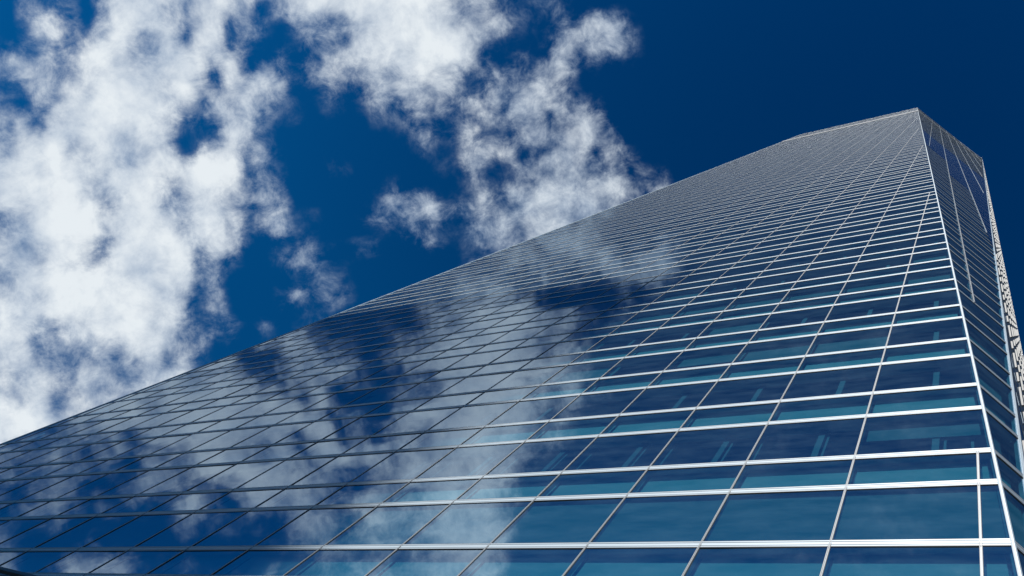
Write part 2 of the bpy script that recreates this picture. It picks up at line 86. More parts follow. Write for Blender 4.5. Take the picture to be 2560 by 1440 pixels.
    (3,3,3,3,3,3,3,3,3,3,3,3,3,3,3,3,4,6,10,15,22,24,24,24,24,22,17,11,7,7,6,5,4,5,6,7,8,10,14,18,19,20,21,22,22,22,21,21,21,20,20,19,16,13,12,8,4,3,4,4,4,6,7,8,6,4,4,4,3,4,5,7,7,7,7,8,10,10,11,11,11,9,8,10,12,13,16,16,13,10,13,18,20,22,23,24,24,22,20,22,23,25,27,27,26,28,30,30,29,22,11,5,0,0,0,0,0,0,0,0,0,0,0,0,0,0,0,0,0,0,0,0,0,0,0,1,3,3,3,3,3,3,3,3,3,3,3,3,3,3,3,3,3,3,3,3,3,2,2,1,0,0,0,0,0,0,0,0,0,0,0,0,0,0,0,0,0,0,0,0,0,0,0,0,0,0,0,0,0,0),
    (3,3,3,3,3,3,3,3,3,3,3,3,3,3,3,3,4,5,8,13,19,24,24,24,24,23,19,13,7,5,5,4,4,4,5,7,8,9,12,15,17,17,18,18,18,17,16,15,15,13,12,12,10,8,7,5,2,1,2,3,4,5,7,8,7,5,4,3,2,1,3,5,5,5,5,5,6,6,7,9,9,8,8,9,11,13,16,19,18,17,16,15,15,19,21,22,24,23,20,20,21,22,25,26,28,30,31,32,30,25,15,8,1,0,0,0,0,0,0,0,0,0,0,0,0,0,0,0,0,0,0,0,0,0,0,1,3,3,3,3,3,3,3,3,3,3,3,3,3,3,3,3,3,3,3,3,3,2,2,1,0,0,0,0,0,0,0,0,0,0,0,0,0,0,0,0,0,0,0,0,0,0,0,0,0,0,0,0,0,0),
    (3,3,3,3,3,3,3,3,3,3,3,3,3,3,3,3,3,4,7,11,17,23,24,24,24,24,21,15,9,5,4,4,4,4,5,6,7,8,10,13,16,16,16,16,16,15,14,12,12,10,9,8,7,5,4,3,1,0,1,0,0,0,6,8,7,6,4,3,2,0,1,3,4,4,4,4,4,4,5,7,8,8,8,9,11,13,16,20,20,20,19,15,13,16,20,21,24,23,21,20,20,21,23,25,28,30,31,32,31,27,19,12,2,0,0,0,0,0,0,0,0,0,0,0,0,0,0,0,0,0,0,0,0,0,0,0,3,3,3,3,3,3,3,3,3,3,3,3,3,3,3,3,3,3,3,3,3,2,2,1,0,0,0,0,0,0,0,0,0,0,0,0,0,0,0,0,0,0,0,0,0,0,0,0,0,0,0,0,0,0),
    (3,3,3,3,3,3,3,3,3,3,3,3,3,3,2,2,3,4,5,9,13,20,23,23,23,23,22,18,11,6,5,5,4,4,4,5,6,7,8,11,14,15,15,15,15,14,12,10,9,8,6,5,5,4,3,2,1,0,0,0,0,0,1,5,8,6,5,4,4,4,4,5,6,6,6,6,6,6,6,6,6,8,12,14,15,16,17,19,20,17,15,15,14,17,21,23,24,24,23,23,23,23,26,29,30,31,32,32,32,30,25,20,6,0,0,0,0,0,0,0,0,0,0,0,0,0,0,0,0,0,0,0,0,0,0,0,2,3,3,3,3,3,3,3,3,3,3,3,3,3,3,3,3,3,3,3,3,3,2,1,1,0,0,0,0,0,0,0,0,0,0,0,0,0,0,0,0,0,0,0,0,0,0,0,0,0,0,0,0,0),
    (3,3,3,3,3,3,3,3,3,3,3,3,3,2,2,2,2,3,5,7,11,15,21,21,21,21,21,19,14,9,7,6,5,4,4,4,5,5,5,8,11,13,13,13,13,13,11,8,6,5,3,2,1,1,1,1,0,0,0,0,0,0,3,8,12,11,10,4,5,7,8,8,8,8,8,8,8,8,8,6,5,6,14,19,20,20,20,20,20,16,12,13,15,17,22,24,24,24,24,24,24,24,27,32,32,32,32,32,32,31,28,24,10,0,0,0,0,0,0,0,0,0,0,0,0,0,0,0,0,0,0,0,0,0,0,0,2,3,3,3,3,3,3,3,3,3,3,3,3,3,3,3,3,3,3,3,3,3,2,1,1,0,0,0,0,0,0,0,0,0,0,0,0,0,0,0,0,0,0,0,0,0,0,0,0,0,0,0,0,0),
    (3,3,3,3,3,3,3,3,3,3,3,3,2,2,2,2,2,3,4,6,9,14,18,20,20,20,20,19,16,12,8,8,7,5,4,4,4,4,5,6,9,11,12,12,12,12,10,7,5,4,2,1,0,0,0,0,0,0,0,0,0,0,4,9,12,11,9,8,9,11,6,6,6,6,8,9,10,11,11,10,9,9,14,20,20,21,21,21,20,17,12,11,14,16,21,24,24,24,23,22,22,24,25,29,30,32,32,32,32,31,28,23,14,3,1,0,0,0,0,0,0,0,0,0,0,0,0,0,0,0,0,0,0,0,0,0,1,3,3,3,3,3,3,3,3,3,3,3,3,3,3,3,3,3,3,3,3,3,2,1,1,0,0,0,0,0,0,0,0,0,0,0,0,0,0,0,0,0,0,0,0,0,0,0,0,0,0,0,0,0),
    (3,3,3,3,3,3,3,3,3,2,2,2,2,2,2,2,2,2,3,4,7,9,14,17,17,17,17,17,15,13,10,9,9,8,8,8,8,9,10,10,11,12,12,11,10,9,8,7,5,4,3,1,0,0,0,0,0,2,1,0,0,1,4,8,10,10,9,8,10,12,12,10,2,2,5,11,14,16,17,18,17,17,18,20,20,22,23,22,20,18,11,9,13,16,19,24,24,24,23,21,21,23,24,27,29,31,32,32,32,31,29,23,17,5,3,0,0,0,0,0,0,0,0,0,0,0,0,0,0,0,0,0,0,0,0,0,1,3,3,3,3,3,3,3,3,3,3,3,3,3,3,3,3,3,3,3,3,3,2,1,1,0,0,0,0,0,0,0,0,0,0,0,0,0,0,0,0,0,0,0,0,0,0,0,0,0,0,0,0,0),
    (3,3,3,3,3,3,3,2,2,2,2,2,2,2,2,2,2,2,3,4,5,8,11,14,12,12,11,11,11,11,11,11,11,12,13,13,14,15,17,17,16,14,12,11,9,6,5,5,4,4,3,2,0,0,0,0,0,4,3,2,2,2,3,5,8,13,13,11,11,12,11,9,8,6,2,10,16,17,19,20,20,20,20,21,21,22,24,23,21,19,13,8,12,17,19,22,23,23,22,20,19,22,24,26,28,30,32,32,32,31,29,24,19,10,5,0,0,0,0,0,0,0,0,0,0,0,0,0,0,0,0,0,0,0,0,0,0,3,3,3,3,3,3,3,3,3,3,3,3,3,3,3,3,3,3,3,3,3,2,1,1,0,0,0,0,0,0,0,0,0,0,0,0,0,0,0,0,0,0,0,0,0,0,0,0,0,0,0,0,0),
    (3,3,3,3,3,2,2,2,2,2,2,2,2,2,2,2,2,2,2,2,3,4,5,7,8,8,8,8,8,9,10,12,12,13,15,16,16,17,19,20,19,16,13,12,10,7,4,4,4,5,5,4,3,2,2,2,2,7,5,4,4,5,6,6,11,17,19,17,15,13,12,9,8,5,1,1,10,19,21,22,23,23,23,23,23,23,24,24,22,20,15,9,11,17,20,20,20,20,20,18,16,19,24,26,28,30,32,32,32,31,29,24,20,12,7,2,0,0,0,0,0,0,0,0,0,0,0,0,0,0,0,0,0,0,0,0,0,3,3,3,3,3,3,3,3,3,3,3,3,3,3,3,3,3,3,3,3,3,2,1,1,0,0,0,0,0,0,0,0,0,0,0,0,0,0,0,0,0,0,0,0,0,0,0,0,0,0,0,0,0),
    (3,3,3,3,2,2,2,2,2,2,2,2,2,2,2,2,2,2,2,2,3,4,5,6,8,9,9,9,9,10,10,11,12,13,14,15,16,17,19,21,21,19,16,14,13,9,5,4,6,8,9,9,9,8,8,7,15,13,11,9,8,7,8,9,13,17,18,17,16,16,15,13,9,4,0,4,14,20,25,33,36,24,24,24,24,24,24,24,22,20,17,10,9,15,18,19,20,20,20,19,16,18,22,24,27,29,30,31,32,32,29,25,21,14,8,3,0,0,0,0,0,0,0,0,0,0,0,0,0,0,0,0,0,0,0,0,0,2,3,3,3,3,3,3,3,3,3,3,3,3,3,3,3,3,3,3,3,3,2,1,1,0,0,0,0,0,0,0,0,0,0,0,0,0,0,0,0,0,0,0,0,0,0,0,0,0,0,0,0,0),
    (3,3,3,3,2,2,2,2,2,2,2,2,2,2,2,2,2,2,2,3,3,4,5,7,9,11,11,11,11,11,11,12,12,12,13,15,16,17,19,22,23,22,19,16,15,12,7,4,6,9,11,12,12,12,11,10,16,16,16,16,15,15,13,12,14,16,16,16,16,15,15,15,11,3,1,7,17,21,28,35,36,36,36,25,23,22,22,22,20,18,16,11,8,11,14,16,20,20,20,19,17,17,19,21,26,28,29,30,32,32,30,26,22,17,9,5,1,0,0,0,0,0,0,0,0,0,0,0,0,0,0,0,0,0,0,0,0,2,3,3,3,3,3,3,3,3,3,3,3,3,3,3,3,3,3,3,3,3,2,2,1,0,0,0,0,0,0,0,0,0,0,0,0,0,0,0,0,0,0,0,0,0,0,0,0,0,0,0,0,0),
    (3,3,3,2,2,2,2,2,2,2,2,2,2,2,2,2,2,2,2,2,3,4,5,6,9,11,12,12,12,12,12,12,12,12,13,14,15,16,18,21,24,23,21,18,17,14,9,5,4,6,8,9,9,9,9,16,16,16,16,17,19,20,19,17,16,16,15,16,15,11,8,10,8,2,3,11,19,23,30,35,36,36,36,34,32,30,20,20,20,18,16,13,9,10,12,14,18,19,20,21,20,19,21,23,27,30,30,31,32,32,31,30,27,24,16,11,4,2,0,0,0,0,0,0,0,0,0,0,0,0,0,0,0,0,0,0,0,1,3,3,3,3,3,3,3,3,3,3,3,3,3,3,3,3,3,3,3,3,3,2,1,0,0,0,0,0,0,0,0,0,0,0,0,0,0,0,0,0,0,0,0,0,0,0,0,0,0,0,0,0),
    (3,2,2,2,2,2,2,2,2,2,2,2,2,2,2,2,2,2,2,3,3,4,4,6,8,11,12,12,12,12,12,12,11,11,11,13,15,16,17,20,23,24,23,20,19,17,12,7,4,4,3,3,3,4,5,13,15,16,16,19,21,21,20,17,16,14,12,11,12,9,5,6,9,8,10,16,20,24,31,33,35,36,35,33,32,28,23,20,18,23,22,21,18,14,15,15,14,14,19,23,25,26,27,27,29,32,32,32,32,32,32,32,30,28,20,16,8,5,1,1,0,0,0,0,0,0,0,0,0,0,0,0,0,0,0,0,0,1,3,3,3,3,3,3,3,3,3,3,3,3,3,3,3,3,3,3,3,3,3,2,1,1,0,0,0,0,0,0,0,0,0,0,0,0,0,0,0,0,0,0,0,0,0,0,0,0,0,0,0,0),
    (2,2,2,2,2,2,2,2,2,2,2,2,2,2,2,2,2,2,2,3,3,3,4,5,7,9,12,12,12,12,12,11,10,9,9,10,13,15,16,19,22,24,23,22,20,19,15,9,5,4,2,1,1,2,5,7,9,11,15,20,23,23,21,19,17,14,10,9,12,15,14,13,14,13,17,22,24,28,32,33,35,36,35,32,31,25,20,18,18,20,27,26,19,7,13,16,15,13,17,22,24,27,27,28,29,32,33,34,33,33,33,32,32,31,28,25,17,13,5,2,0,0,0,0,0,0,0,0,0,0,0,0,0,0,0,0,0,0,3,3,3,3,3,3,3,3,3,3,3,3,3,3,3,3,3,3,3,3,3,2,1,1,0,0,0,0,0,0,0,0,0,0,0,0,0,0,0,0,0,0,0,0,0,0,0,0,0,0,0,0),
    (2,2,2,2,2,2,2,2,2,2,2,2,2,2,2,2,2,2,3,3,3,3,4,5,6,9,11,12,12,12,12,12,11,9,8,9,11,14,15,16,19,22,22,21,20,19,17,12,8,7,6,4,4,4,6,5,5,5,9,14,19,21,21,20,18,14,11,11,15,19,21,26,27,24,24,25,27,33,35,32,30,32,32,32,31,25,17,15,16,21,29,32,34,36,21,25,25,23,22,17,16,22,25,27,29,31,33,35,35,34,34,33,32,32,31,28,22,18,11,8,4,2,0,0,0,0,0,0,0,0,0,0,0,0,0,0,0,0,3,3,3,3,3,3,3,3,3,3,3,3,3,3,3,3,3,3,3,3,3,2,1,1,0,0,0,0,0,0,0,0,0,0,0,0,0,0,0,0,0,0,0,0,0,0,0,0,0,0,0,0),
    (2,2,2,2,2,2,2,2,2,2,2,2,2,2,2,2,2,2,3,3,3,3,4,5,6,8,11,13,13,13,13,13,12,10,9,8,9,10,11,12,14,17,18,18,17,17,17,14,12,11,10,9,8,15,13,11,9,7,8,11,13,16,19,20,18,14,12,13,15,17,22,28,31,32,31,30,31,34,34,27,22,21,24,28,31,29,23,17,18,23,31,33,35,36,31,28,25,29,27,17,12,19,23,25,27,30,33,35,36,35,35,34,32,32,31,28,26,23,21,19,10,6,0,0,0,0,0,0,0,0,0,0,0,0,0,0,0,0,2,3,3,3,3,3,3,3,3,3,3,3,3,3,3,3,3,3,3,3,3,2,1,1,0,0,0,0,0,0,0,0,0,0,0,0,0,0,0,0,0,0,0,0,0,0,0,0,0,0,0,0),
    (2,2,2,2,2,2,2,2,2,2,2,2,2,2,2,2,2,3,3,3,3,3,4,4,5,7,10,13,15,15,15,15,15,12,10,8,8,8,8,9,10,13,16,16,16,16,16,15,13,12,11,10,10,17,16,16,15,10,7,7,11,16,19,19,18,15,15,16,17,17,22,28,30,31,32,32,32,32,30,24,19,17,18,23,31,33,28,20,20,28,32,34,36,34,30,28,23,20,13,19,12,15,20,22,24,27,32,34,36,36,36,35,33,32,32,29,27,23,22,21,15,11,1,0,0,0,0,0,0,0,0,0,0,0,0,0,0,0,2,3,3,3,3,3,3,3,3,3,3,3,3,3,3,3,3,3,3,3,3,2,1,1,0,0,0,0,0,0,0,0,0,0,0,0,0,0,0,0,0,0,0,0,0,0,0,0,0,0,0,0),
    (2,2,2,2,2,2,2,2,2,2,2,2,2,2,2,2,2,3,3,3,3,3,4,4,5,7,10,13,16,16,16,16,16,14,12,10,10,10,10,10,11,13,16,17,17,16,14,14,12,11,10,11,12,19,18,17,16,10,3,1,6,12,16,18,17,16,19,23,24,24,25,28,29,31,32,33,33,33,29,24,21,19,20,25,33,35,27,15,16,29,33,34,35,29,23,24,22,19,9,5,11,16,16,19,23,26,30,32,35,36,36,36,34,32,32,29,27,22,20,20,20,15,4,0,0,0,0,0,0,0,0,0,0,0,0,0,0,0,1,3,3,3,3,3,3,3,3,3,3,3,3,3,3,3,3,3,3,3,3,2,1,1,0,0,0,0,0,0,0,0,0,0,0,0,0,0,0,0,0,0,0,0,0,0,0,0,0,0,0,0),
    (2,2,2,2,2,2,2,2,2,2,2,2,2,2,2,2,3,3,3,3,3,4,4,4,5,6,9,12,16,19,19,20,20,19,17,16,15,15,15,14,14,16,18,19,18,16,13,12,11,9,8,9,20,20,20,20,20,17,12,8,8,11,13,16,18,19,22,27,28,28,28,28,31,33,33,34,36,35,33,30,26,24,23,29,35,35,27,15,19,34,35,35,34,13,10,20,20,17,7,6,13,17,24,28,30,26,28,29,33,35,36,36,34,33,32,31,29,22,17,13,17,13,7,3,0,0,0,0,0,0,0,0,0,0,0,0,0,0,1,3,3,3,3,3,3,3,3,3,3,3,3,3,3,3,3,3,3,3,3,2,1,1,0,0,0,0,0,0,0,0,0,0,0,0,0,0,0,0,0,0,0,0,0,0,0,0,0,0,0,0),
    (2,2,2,2,2,2,2,2,2,2,2,2,2,2,2,2,3,3,3,3,3,4,4,4,5,7,9,13,18,23,23,23,23,23,22,21,20,19,18,17,16,17,18,19,19,17,14,12,11,10,9,9,17,18,19,20,23,26,26,19,13,12,14,18,20,22,29,33,33,31,30,30,33,35,35,35,36,36,36,36,34,32,31,33,36,36,35,30,30,34,36,36,30,9,6,18,22,20,8,6,10,17,26,29,31,31,29,30,32,34,35,36,35,34,33,32,32,25,16,15,15,13,10,6,4,3,2,1,0,0,0,0,0,0,0,0,0,0,0,3,3,3,3,3,3,3,3,3,3,3,3,3,3,3,3,3,3,3,3,2,2,1,0,0,0,0,0,0,0,0,0,0,0,0,0,0,0,0,0,0,0,0,0,0,0,0,0,0,0,0),
    (2,2,2,2,2,2,2,2,2,2,2,2,2,2,2,2,2,3,3,3,3,3,4,4,4,5,7,10,15,19,24,24,24,24,23,22,20,20,19,17,16,16,17,18,18,17,14,12,12,12,11,16,16,16,17,20,25,29,26,18,12,11,16,24,27,28,33,36,36,36,34,34,35,36,36,36,36,36,36,36,36,36,36,36,36,36,36,35,33,32,33,34,27,6,8,11,14,20,8,4,1,9,21,25,31,31,28,29,32,33,34,36,36,35,33,32,32,27,17,16,16,15,15,14,13,11,5,2,0,0,0,0,0,0,0,0,0,0,0,3,3,3,3,3,3,3,3,3,3,3,3,3,3,3,3,3,3,3,3,2,2,1,1,0,0,0,0,0,0,0,0,0,0,0,0,0,0,0,0,0,0,0,0,0,0,0,0,0,0,0),
    (2,2,2,2,2,2,2,2,2,2,2,2,2,2,2,2,2,2,3,3,3,3,3,3,4,4,6,8,11,15,23,23,23,23,23,22,21,20,19,18,17,16,16,16,16,16,14,13,12,12,12,20,19,18,17,22,28,31,29,21,13,12,20,29,32,33,35,36,36,36,36,36,36,36,36,36,36,36,36,36,36,36,35,35,36,36,36,34,32,31,30,31,28,17,13,8,8,9,4,2,0,8,15,15,17,22,25,29,32,34,36,36,36,35,34,32,32,26,18,16,17,17,17,16,14,10,4,1,0,0,0,0,0,0,0,0,0,0,0,2,3,3,3,3,3,3,3,3,3,3,3,3,3,3,3,3,3,3,3,3,2,1,1,0,0,0,0,0,0,0,0,0,0,0,0,0,0,0,0,0,0,0,0,0,0,0,0,0,0,0),
    (2,2,2,2,2,2,2,2,2,2,2,2,2,2,2,2,2,2,2,3,3,3,3,3,3,4,5,6,8,11,14,17,18,21,21,22,21,20,20,19,17,16,16,16,16,16,15,14,13,14,24,24,23,22,23,27,32,33,32,30,27,26,30,33,34,35,36,36,36,36,36,36,36,36,36,36,36,36,36,36,36,35,33,33,34,36,35,33,31,21,11,23,29,28,15,5,5,4,4,1,1,4,9,13,13,12,14,20,26,34,36,36,36,36,36,34,32,17,21,23,22,21,19,17,14,8,3,0,0,0,0,0,0,0,0,0,0,0,0,2,3,3,3,3,3,3,3,3,3,3,3,3,3,3,3,3,3,3,3,2,1,0,0,0,0,0,0,0,0,0,0,0,0,0,0,0,0,0,0,0,0,0,0,0,0,0,0,0,0,0),
    (2,2,2,2,2,2,2,2,2,2,2,2,2,2,2,2,2,2,2,2,2,2,3,3,3,3,4,4,6,8,10,11,13,14,16,15,17,17,19,17,18,16,16,16,16,16,16,16,15,15,29,28,26,25,27,32,35,35,34,33,33,34,35,36,36,36,36,36,36,36,36,36,36,36,36,36,36,36,36,36,36,35,33,32,34,36,33,28,27,13,4,20,33,30,15,7,6,5,9,11,7,4,7,14,15,14,14,15,20,31,34,36,36,36,36,36,36,36,29,28,25,23,20,17,13,5,2,0,0,0,0,0,0,0,0,0,0,0,0,1,3,3,3,3,3,3,3,3,3,3,3,3,3,3,3,2,2,1,1,1,0,0,0,0,0,0,0,0,0,0,0,0,0,0,0,0,0,0,0,0,0,0,0,0,0,0,0,0,0,0),
    (2,2,2,2,2,2,2,2,2,2,2,2,2,2,2,2,2,2,2,2,2,2,2,2,2,2,3,3,4,5,6,8,8,10,10,11,11,12,12,13,13,13,13,14,16,16,16,16,16,36,35,34,33,31,32,35,36,36,36,36,35,36,36,35,33,34,35,36,36,36,36,36,36,36,36,36,36,36,36,36,36,34,32,31,31,32,29,24,23,18,13,25,34,28,15,14,20,17,16,16,8,3,9,16,16,16,16,16,21,30,33,36,36,36,36,36,36,35,32,29,24,24,20,17,11,3,1,0,0,0,0,0,0,0,0,0,0,0,0,1,3,3,3,3,3,3,3,3,2,2,2,1,1,1,0,0,0,0,0,0,0,0,0,0,0,0,0,0,0,0,0,0,0,0,0,0,0,0,0,0,0,0,0,0,0,0,0,0,0,0),
    (2,2,2,2,2,2,2,2,2,2,2,1,2,2,2,2,2,2,2,2,2,2,2,2,2,2,2,3,3,3,4,5,6,6,7,7,8,7,9,8,9,9,9,10,11,14,15,16,26,36,36,36,36,36,36,36,36,36,36,36,36,36,36,32,27,25,29,32,34,36,36,36,36,36,36,36,36,36,36,36,34,31,30,29,28,27,23,21,21,21,22,29,32,28,21,20,26,27,18,6,5,5,12,16,18,19,19,18,23,28,31,34,36,36,36,36,36,35,32,27,24,24,23,17,10,3,1,1,0,0,0,0,0,0,0,0,0,0,0,0,3,3,2,2,2,1,1,1,0,0,0,0,0,0,0,0,0,0,0,0,0,0,0,0,0,0,0,0,0,0,0,0,0,0,0,0,0,0,0,0,0,0,0,0,0,0,0,0,0,0),
    (2,2,2,2,2,2,2,2,2,2,2,1,1,2,2,2,2,2,2,2,2,2,2,2,2,2,2,2,2,3,3,3,3,4,4,5,4,5,5,5,5,6,6,7,9,10,14,29,36,36,36,36,36,36,36,36,36,36,36,36,36,36,35,31,25,24,24,26,28,32,35,36,36,36,35,34,33,34,35,35,32,28,25,19,18,20,19,16,11,22,24,26,29,29,28,26,25,24,22,17,10,10,17,19,19,20,23,23,22,26,31,33,36,36,36,36,36,36,35,29,25,24,22,20,10,7,1,1,0,0,0,0,0,0,0,0,0,0,0,0,1,1,0,0,0,0,0,0,0,0,0,0,0,0,0,0,0,0,0,0,0,0,0,0,0,0,0,0,0,0,0,0,0,0,0,0,0,0,0,0,0,0,0,0,0,0,0,0,0,0),
    (2,2,2,2,2,2,2,2,2,2,2,1,1,1,1,1,1,1,1,1,1,1,1,1,2,2,2,2,2,2,2,3,3,3,3,3,3,3,4,3,4,4,4,5,10,20,27,36,36,36,36,36,36,36,36,36,36,36,36,36,36,36,36,34,31,29,27,25,27,32,36,35,34,34,34,33,32,32,32,32,30,25,18,11,9,10,12,15,18,23,23,18,25,30,29,23,22,21,20,12,4,8,17,19,20,20,21,22,20,24,32,32,34,35,36,36,36,36,35,32,28,24,22,19,9,6,4,7,10,0,1,1,0,0,0,0,0,0,0,0,0,0,0,0,0,0,0,0,0,0,0,0,0,0,0,0,0,0,0,0,0,0,0,0,0,0,0,0,0,0,0,0,0,0,0,0,0,0,0,0,0,0,0,0,0,0,0,0,0,0),
    (2,2,2,2,2,2,2,2,2,2,1,1,1,1,1,1,1,1,1,1,1,1,1,1,1,1,2,2,2,2,2,2,2,3,3,3,3,3,2,3,3,3,3,7,12,18,27,35,36,36,36,36,36,36,36,36,36,36,36,36,36,36,36,36,36,34,31,30,30,33,35,34,33,32,32,32,32,32,32,31,28,22,11,4,4,6,9,11,16,20,23,23,26,31,27,18,16,14,14,6,0,3,6,12,17,18,20,20,20,25,30,31,32,32,33,36,36,36,36,35,28,24,24,23,18,8,5,8,10,11,4,2,1,0,0,0,0,0,0,0,0,0,0,0,0,0,0,0,0,0,0,0,0,0,0,0,0,0,0,0,0,0,0,0,0,0,0,0,0,0,0,0,0,0,0,0,0,0,0,0,0,0,0,0,0,0,0,0,0,0),
    (2,2,2,2,2,2,2,2,2,2,1,1,1,1,1,1,1,1,1,1,1,1,1,1,1,1,1,2,2,2,2,2,2,2,2,2,2,2,2,2,2,3,5,8,13,20,28,34,35,36,36,35,34,34,34,35,36,36,36,36,36,36,36,36,35,33,31,32,32,32,33,33,32,30,28,31,32,32,32,31,27,18,5,1,2,4,6,5,8,18,24,24,24,25,19,13,12,9,7,5,3,2,4,10,13,11,12,16,19,25,27,24,25,30,32,36,36,36,36,35,27,21,16,17,20,10,6,6,9,9,4,1,0,0,0,0,0,0,0,0,0,0,0,0,0,0,0,0,0,0,0,0,0,0,0,0,0,0,0,0,0,0,0,0,0,0,0,0,0,0,0,0,0,0,0,0,0,0,0,0,0,0,0,0,0,0,0,0,0,0),
    (2,2,2,2,2,2,2,2,2,2,1,1,1,1,1,1,1,1,1,1,1,1,1,1,1,1,1,1,2,2,2,2,2,2,2,2,2,2,2,2,2,2,4,5,8,13,19,23,26,29,31,33,33,32,33,34,36,36,36,36,36,36,36,36,33,28,27,28,30,31,32,32,32,31,30,33,34,33,32,31,28,16,4,1,2,5,7,7,9,20,29,26,23,21,13,8,7,5,5,4,3,0,2,11,16,8,8,11,15,23,25,22,23,28,30,33,34,35,36,34,27,19,11,3,3,5,4,4,4,10,10,4,2,0,0,0,0,0,0,0,0,0,0,0,0,0,0,0,0,0,0,0,0,0,0,0,0,0,0,0,0,0,0,0,0,0,0,0,0,0,0,0,0,0,0,0,0,0,0,0,0,0,0,0,0,0,0,0,0,0),
    (3,3,2,2,2,2,2,2,2,2,1,1,1,1,1,1,1,1,1,1,1,1,1,1,1,1,1,1,1,2,2,2,2,2,2,2,2,2,2,2,2,3,4,6,9,14,17,17,17,19,21,25,29,31,32,35,36,36,36,36,36,36,36,36,32,26,25,26,28,29,32,34,34,34,35,36,36,36,35,34,31,19,5,1,3,10,16,18,19,27,31,26,21,17,10,7,5,4,4,4,2,0,2,7,7,4,5,7,13,22,24,24,26,28,29,31,29,28,26,27,26,15,7,1,3,5,1,3,9,15,17,18,28,16,5,0,0,0,0,0,0,0,0,0,0,0,0,0,0,0,0,0,0,0,0,0,0,0,0,0,0,0,0,0,0,0,0,0,0,0,0,0,0,0,0,0,0,0,0,0,0,0,0,0,0,0,0,0,0,0),
    (3,3,3,2,2,2,2,2,2,2,1,1,1,1,1,1,1,1,1,1,1,1,1,1,1,1,1,1,1,1,2,2,2,2,2,2,2,2,2,2,2,3,5,7,11,15,17,17,17,18,19,22,27,29,32,35,36,36,36,36,36,36,36,35,32,29,27,26,26,29,33,35,36,36,36,36,36,36,35,35,34,28,19,14,16,20,24,27,29,31,29,19,16,16,12,6,2,1,2,3,1,0,0,2,2,3,3,4,9,14,16,19,24,27,25,26,28,25,19,12,13,11,8,2,7,10,3,6,17,23,21,20,23,26,28,3,0,0,0,0,0,0,0,0,0,0,0,0,0,0,0,0,0,0,0,0,0,0,0,0,0,0,0,0,0,0,0,0,0,0,0,0,0,0,0,0,0,0,0,0,0,0,0,0,0,0,0,0,0,0),
    (3,3,3,3,2,2,2,2,2,2,1,1,1,1,1,1,1,1,1,1,1,1,1,1,1,1,1,1,1,1,1,2,2,2,2,2,2,2,2,2,2,4,6,9,12,17,17,17,18,18,19,23,27,30,33,36,36,36,36,36,36,36,36,35,33,32,28,23,22,24,28,32,34,36,36,36,36,33,28,27,30,31,31,31,33,32,30,30,31,32,25,9,9,17,15,7,2,0,0,0,0,0,0,0,0,0,1,2,7,10,11,12,14,18,22,24,27,23,18,3,6,10,12,12,10,11,6,9,23,23,20,21,23,24,19,5,0,0,0,0,0,0,0,0,0,0,0,0,0,0,0,0,0,0,0,0,0,0,0,0,0,0,0,0,0,0,0,0,0,0,0,0,0,0,0,0,0,0,0,0,0,0,0,0,0,0,0,0,0,0),
    (3,3,3,3,3,2,2,2,2,2,1,1,1,1,1,1,1,1,1,1,1,1,1,1,1,1,1,1,1,1,1,1,1,2,2,2,2,2,2,2,3,5,8,12,18,20,19,17,17,18,21,26,28,31,34,36,36,36,36,36,36,36,36,35,35,33,27,22,19,18,19,25,32,36,36,36,34,28,20,17,22,27,30,34,36,35,32,33,34,34,21,5,10,18,15,6,4,1,0,0,0,0,0,0,0,0,0,1,4,5,6,8,11,15,20,20,22,17,15,5,7,13,13,14,12,13,16,19,24,18,11,18,20,20,15,7,0,0,0,0,0,0,0,0,0,0,0,0,0,0,0,0,0,0,0,0,0,0,0,0,0,0,0,0,0,0,0,0,0,0,0,0,0,0,0,0,0,0,0,0,0,0,0,0,0,0,0,0,0,0),
    (3,3,3,3,3,2,2,2,2,2,1,1,1,1,1,1,1,1,1,1,1,1,1,1,1,1,1,1,1,1,1,1,1,1,1,1,1,2,2,3,5,9,14,22,29,28,27,25,23,23,25,27,29,32,35,36,36,36,36,36,36,36,36,36,36,33,27,22,18,19,23,28,33,36,36,35,31,20,13,12,17,23,29,34,36,35,34,34,34,32,15,5,12,18,11,6,4,1,0,0,0,0,0,0,0,0,0,0,2,3,3,6,8,16,20,18,17,11,11,12,14,15,14,16,19,20,20,21,20,12,4,9,14,12,7,4,0,0,0,0,0,0,0,0,0,0,0,0,0,0,0,0,0,0,0,0,0,0,0,0,0,0,0,0,0,0,0,0,0,0,0,0,0,0,0,0,0,0,0,0,0,0,0,0,0,0,0,0,0,0),
    (4,3,3,3,3,3,2,2,2,2,1,1,1,1,1,1,1,1,1,1,1,1,1,1,1,1,1,1,1,1,1,1,1,1,1,1,1,2,2,4,7,11,18,26,32,32,32,31,30,29,28,28,29,32,34,35,36,36,36,36,36,36,36,36,36,32,27,24,26,29,31,33,35,36,36,35,29,17,11,10,13,18,27,34,35,34,32,31,31,26,12,7,15,16,8,6,3,1,0,0,0,0,0,0,0,0,0,0,0,0,1,4,8,17,18,13,10,6,12,15,18,18,14,18,22,24,22,20,11,7,0,3,3,3,3,2,0,0,0,0,0,0,0,0,0,0,0,0,0,0,0,0,0,0,0,0,0,0,0,0,0,0,0,0,0,0,0,0,0,0,0,0,0,0,0,0,0,0,0,0,0,0,0,0,0,0,0,0,0,0),
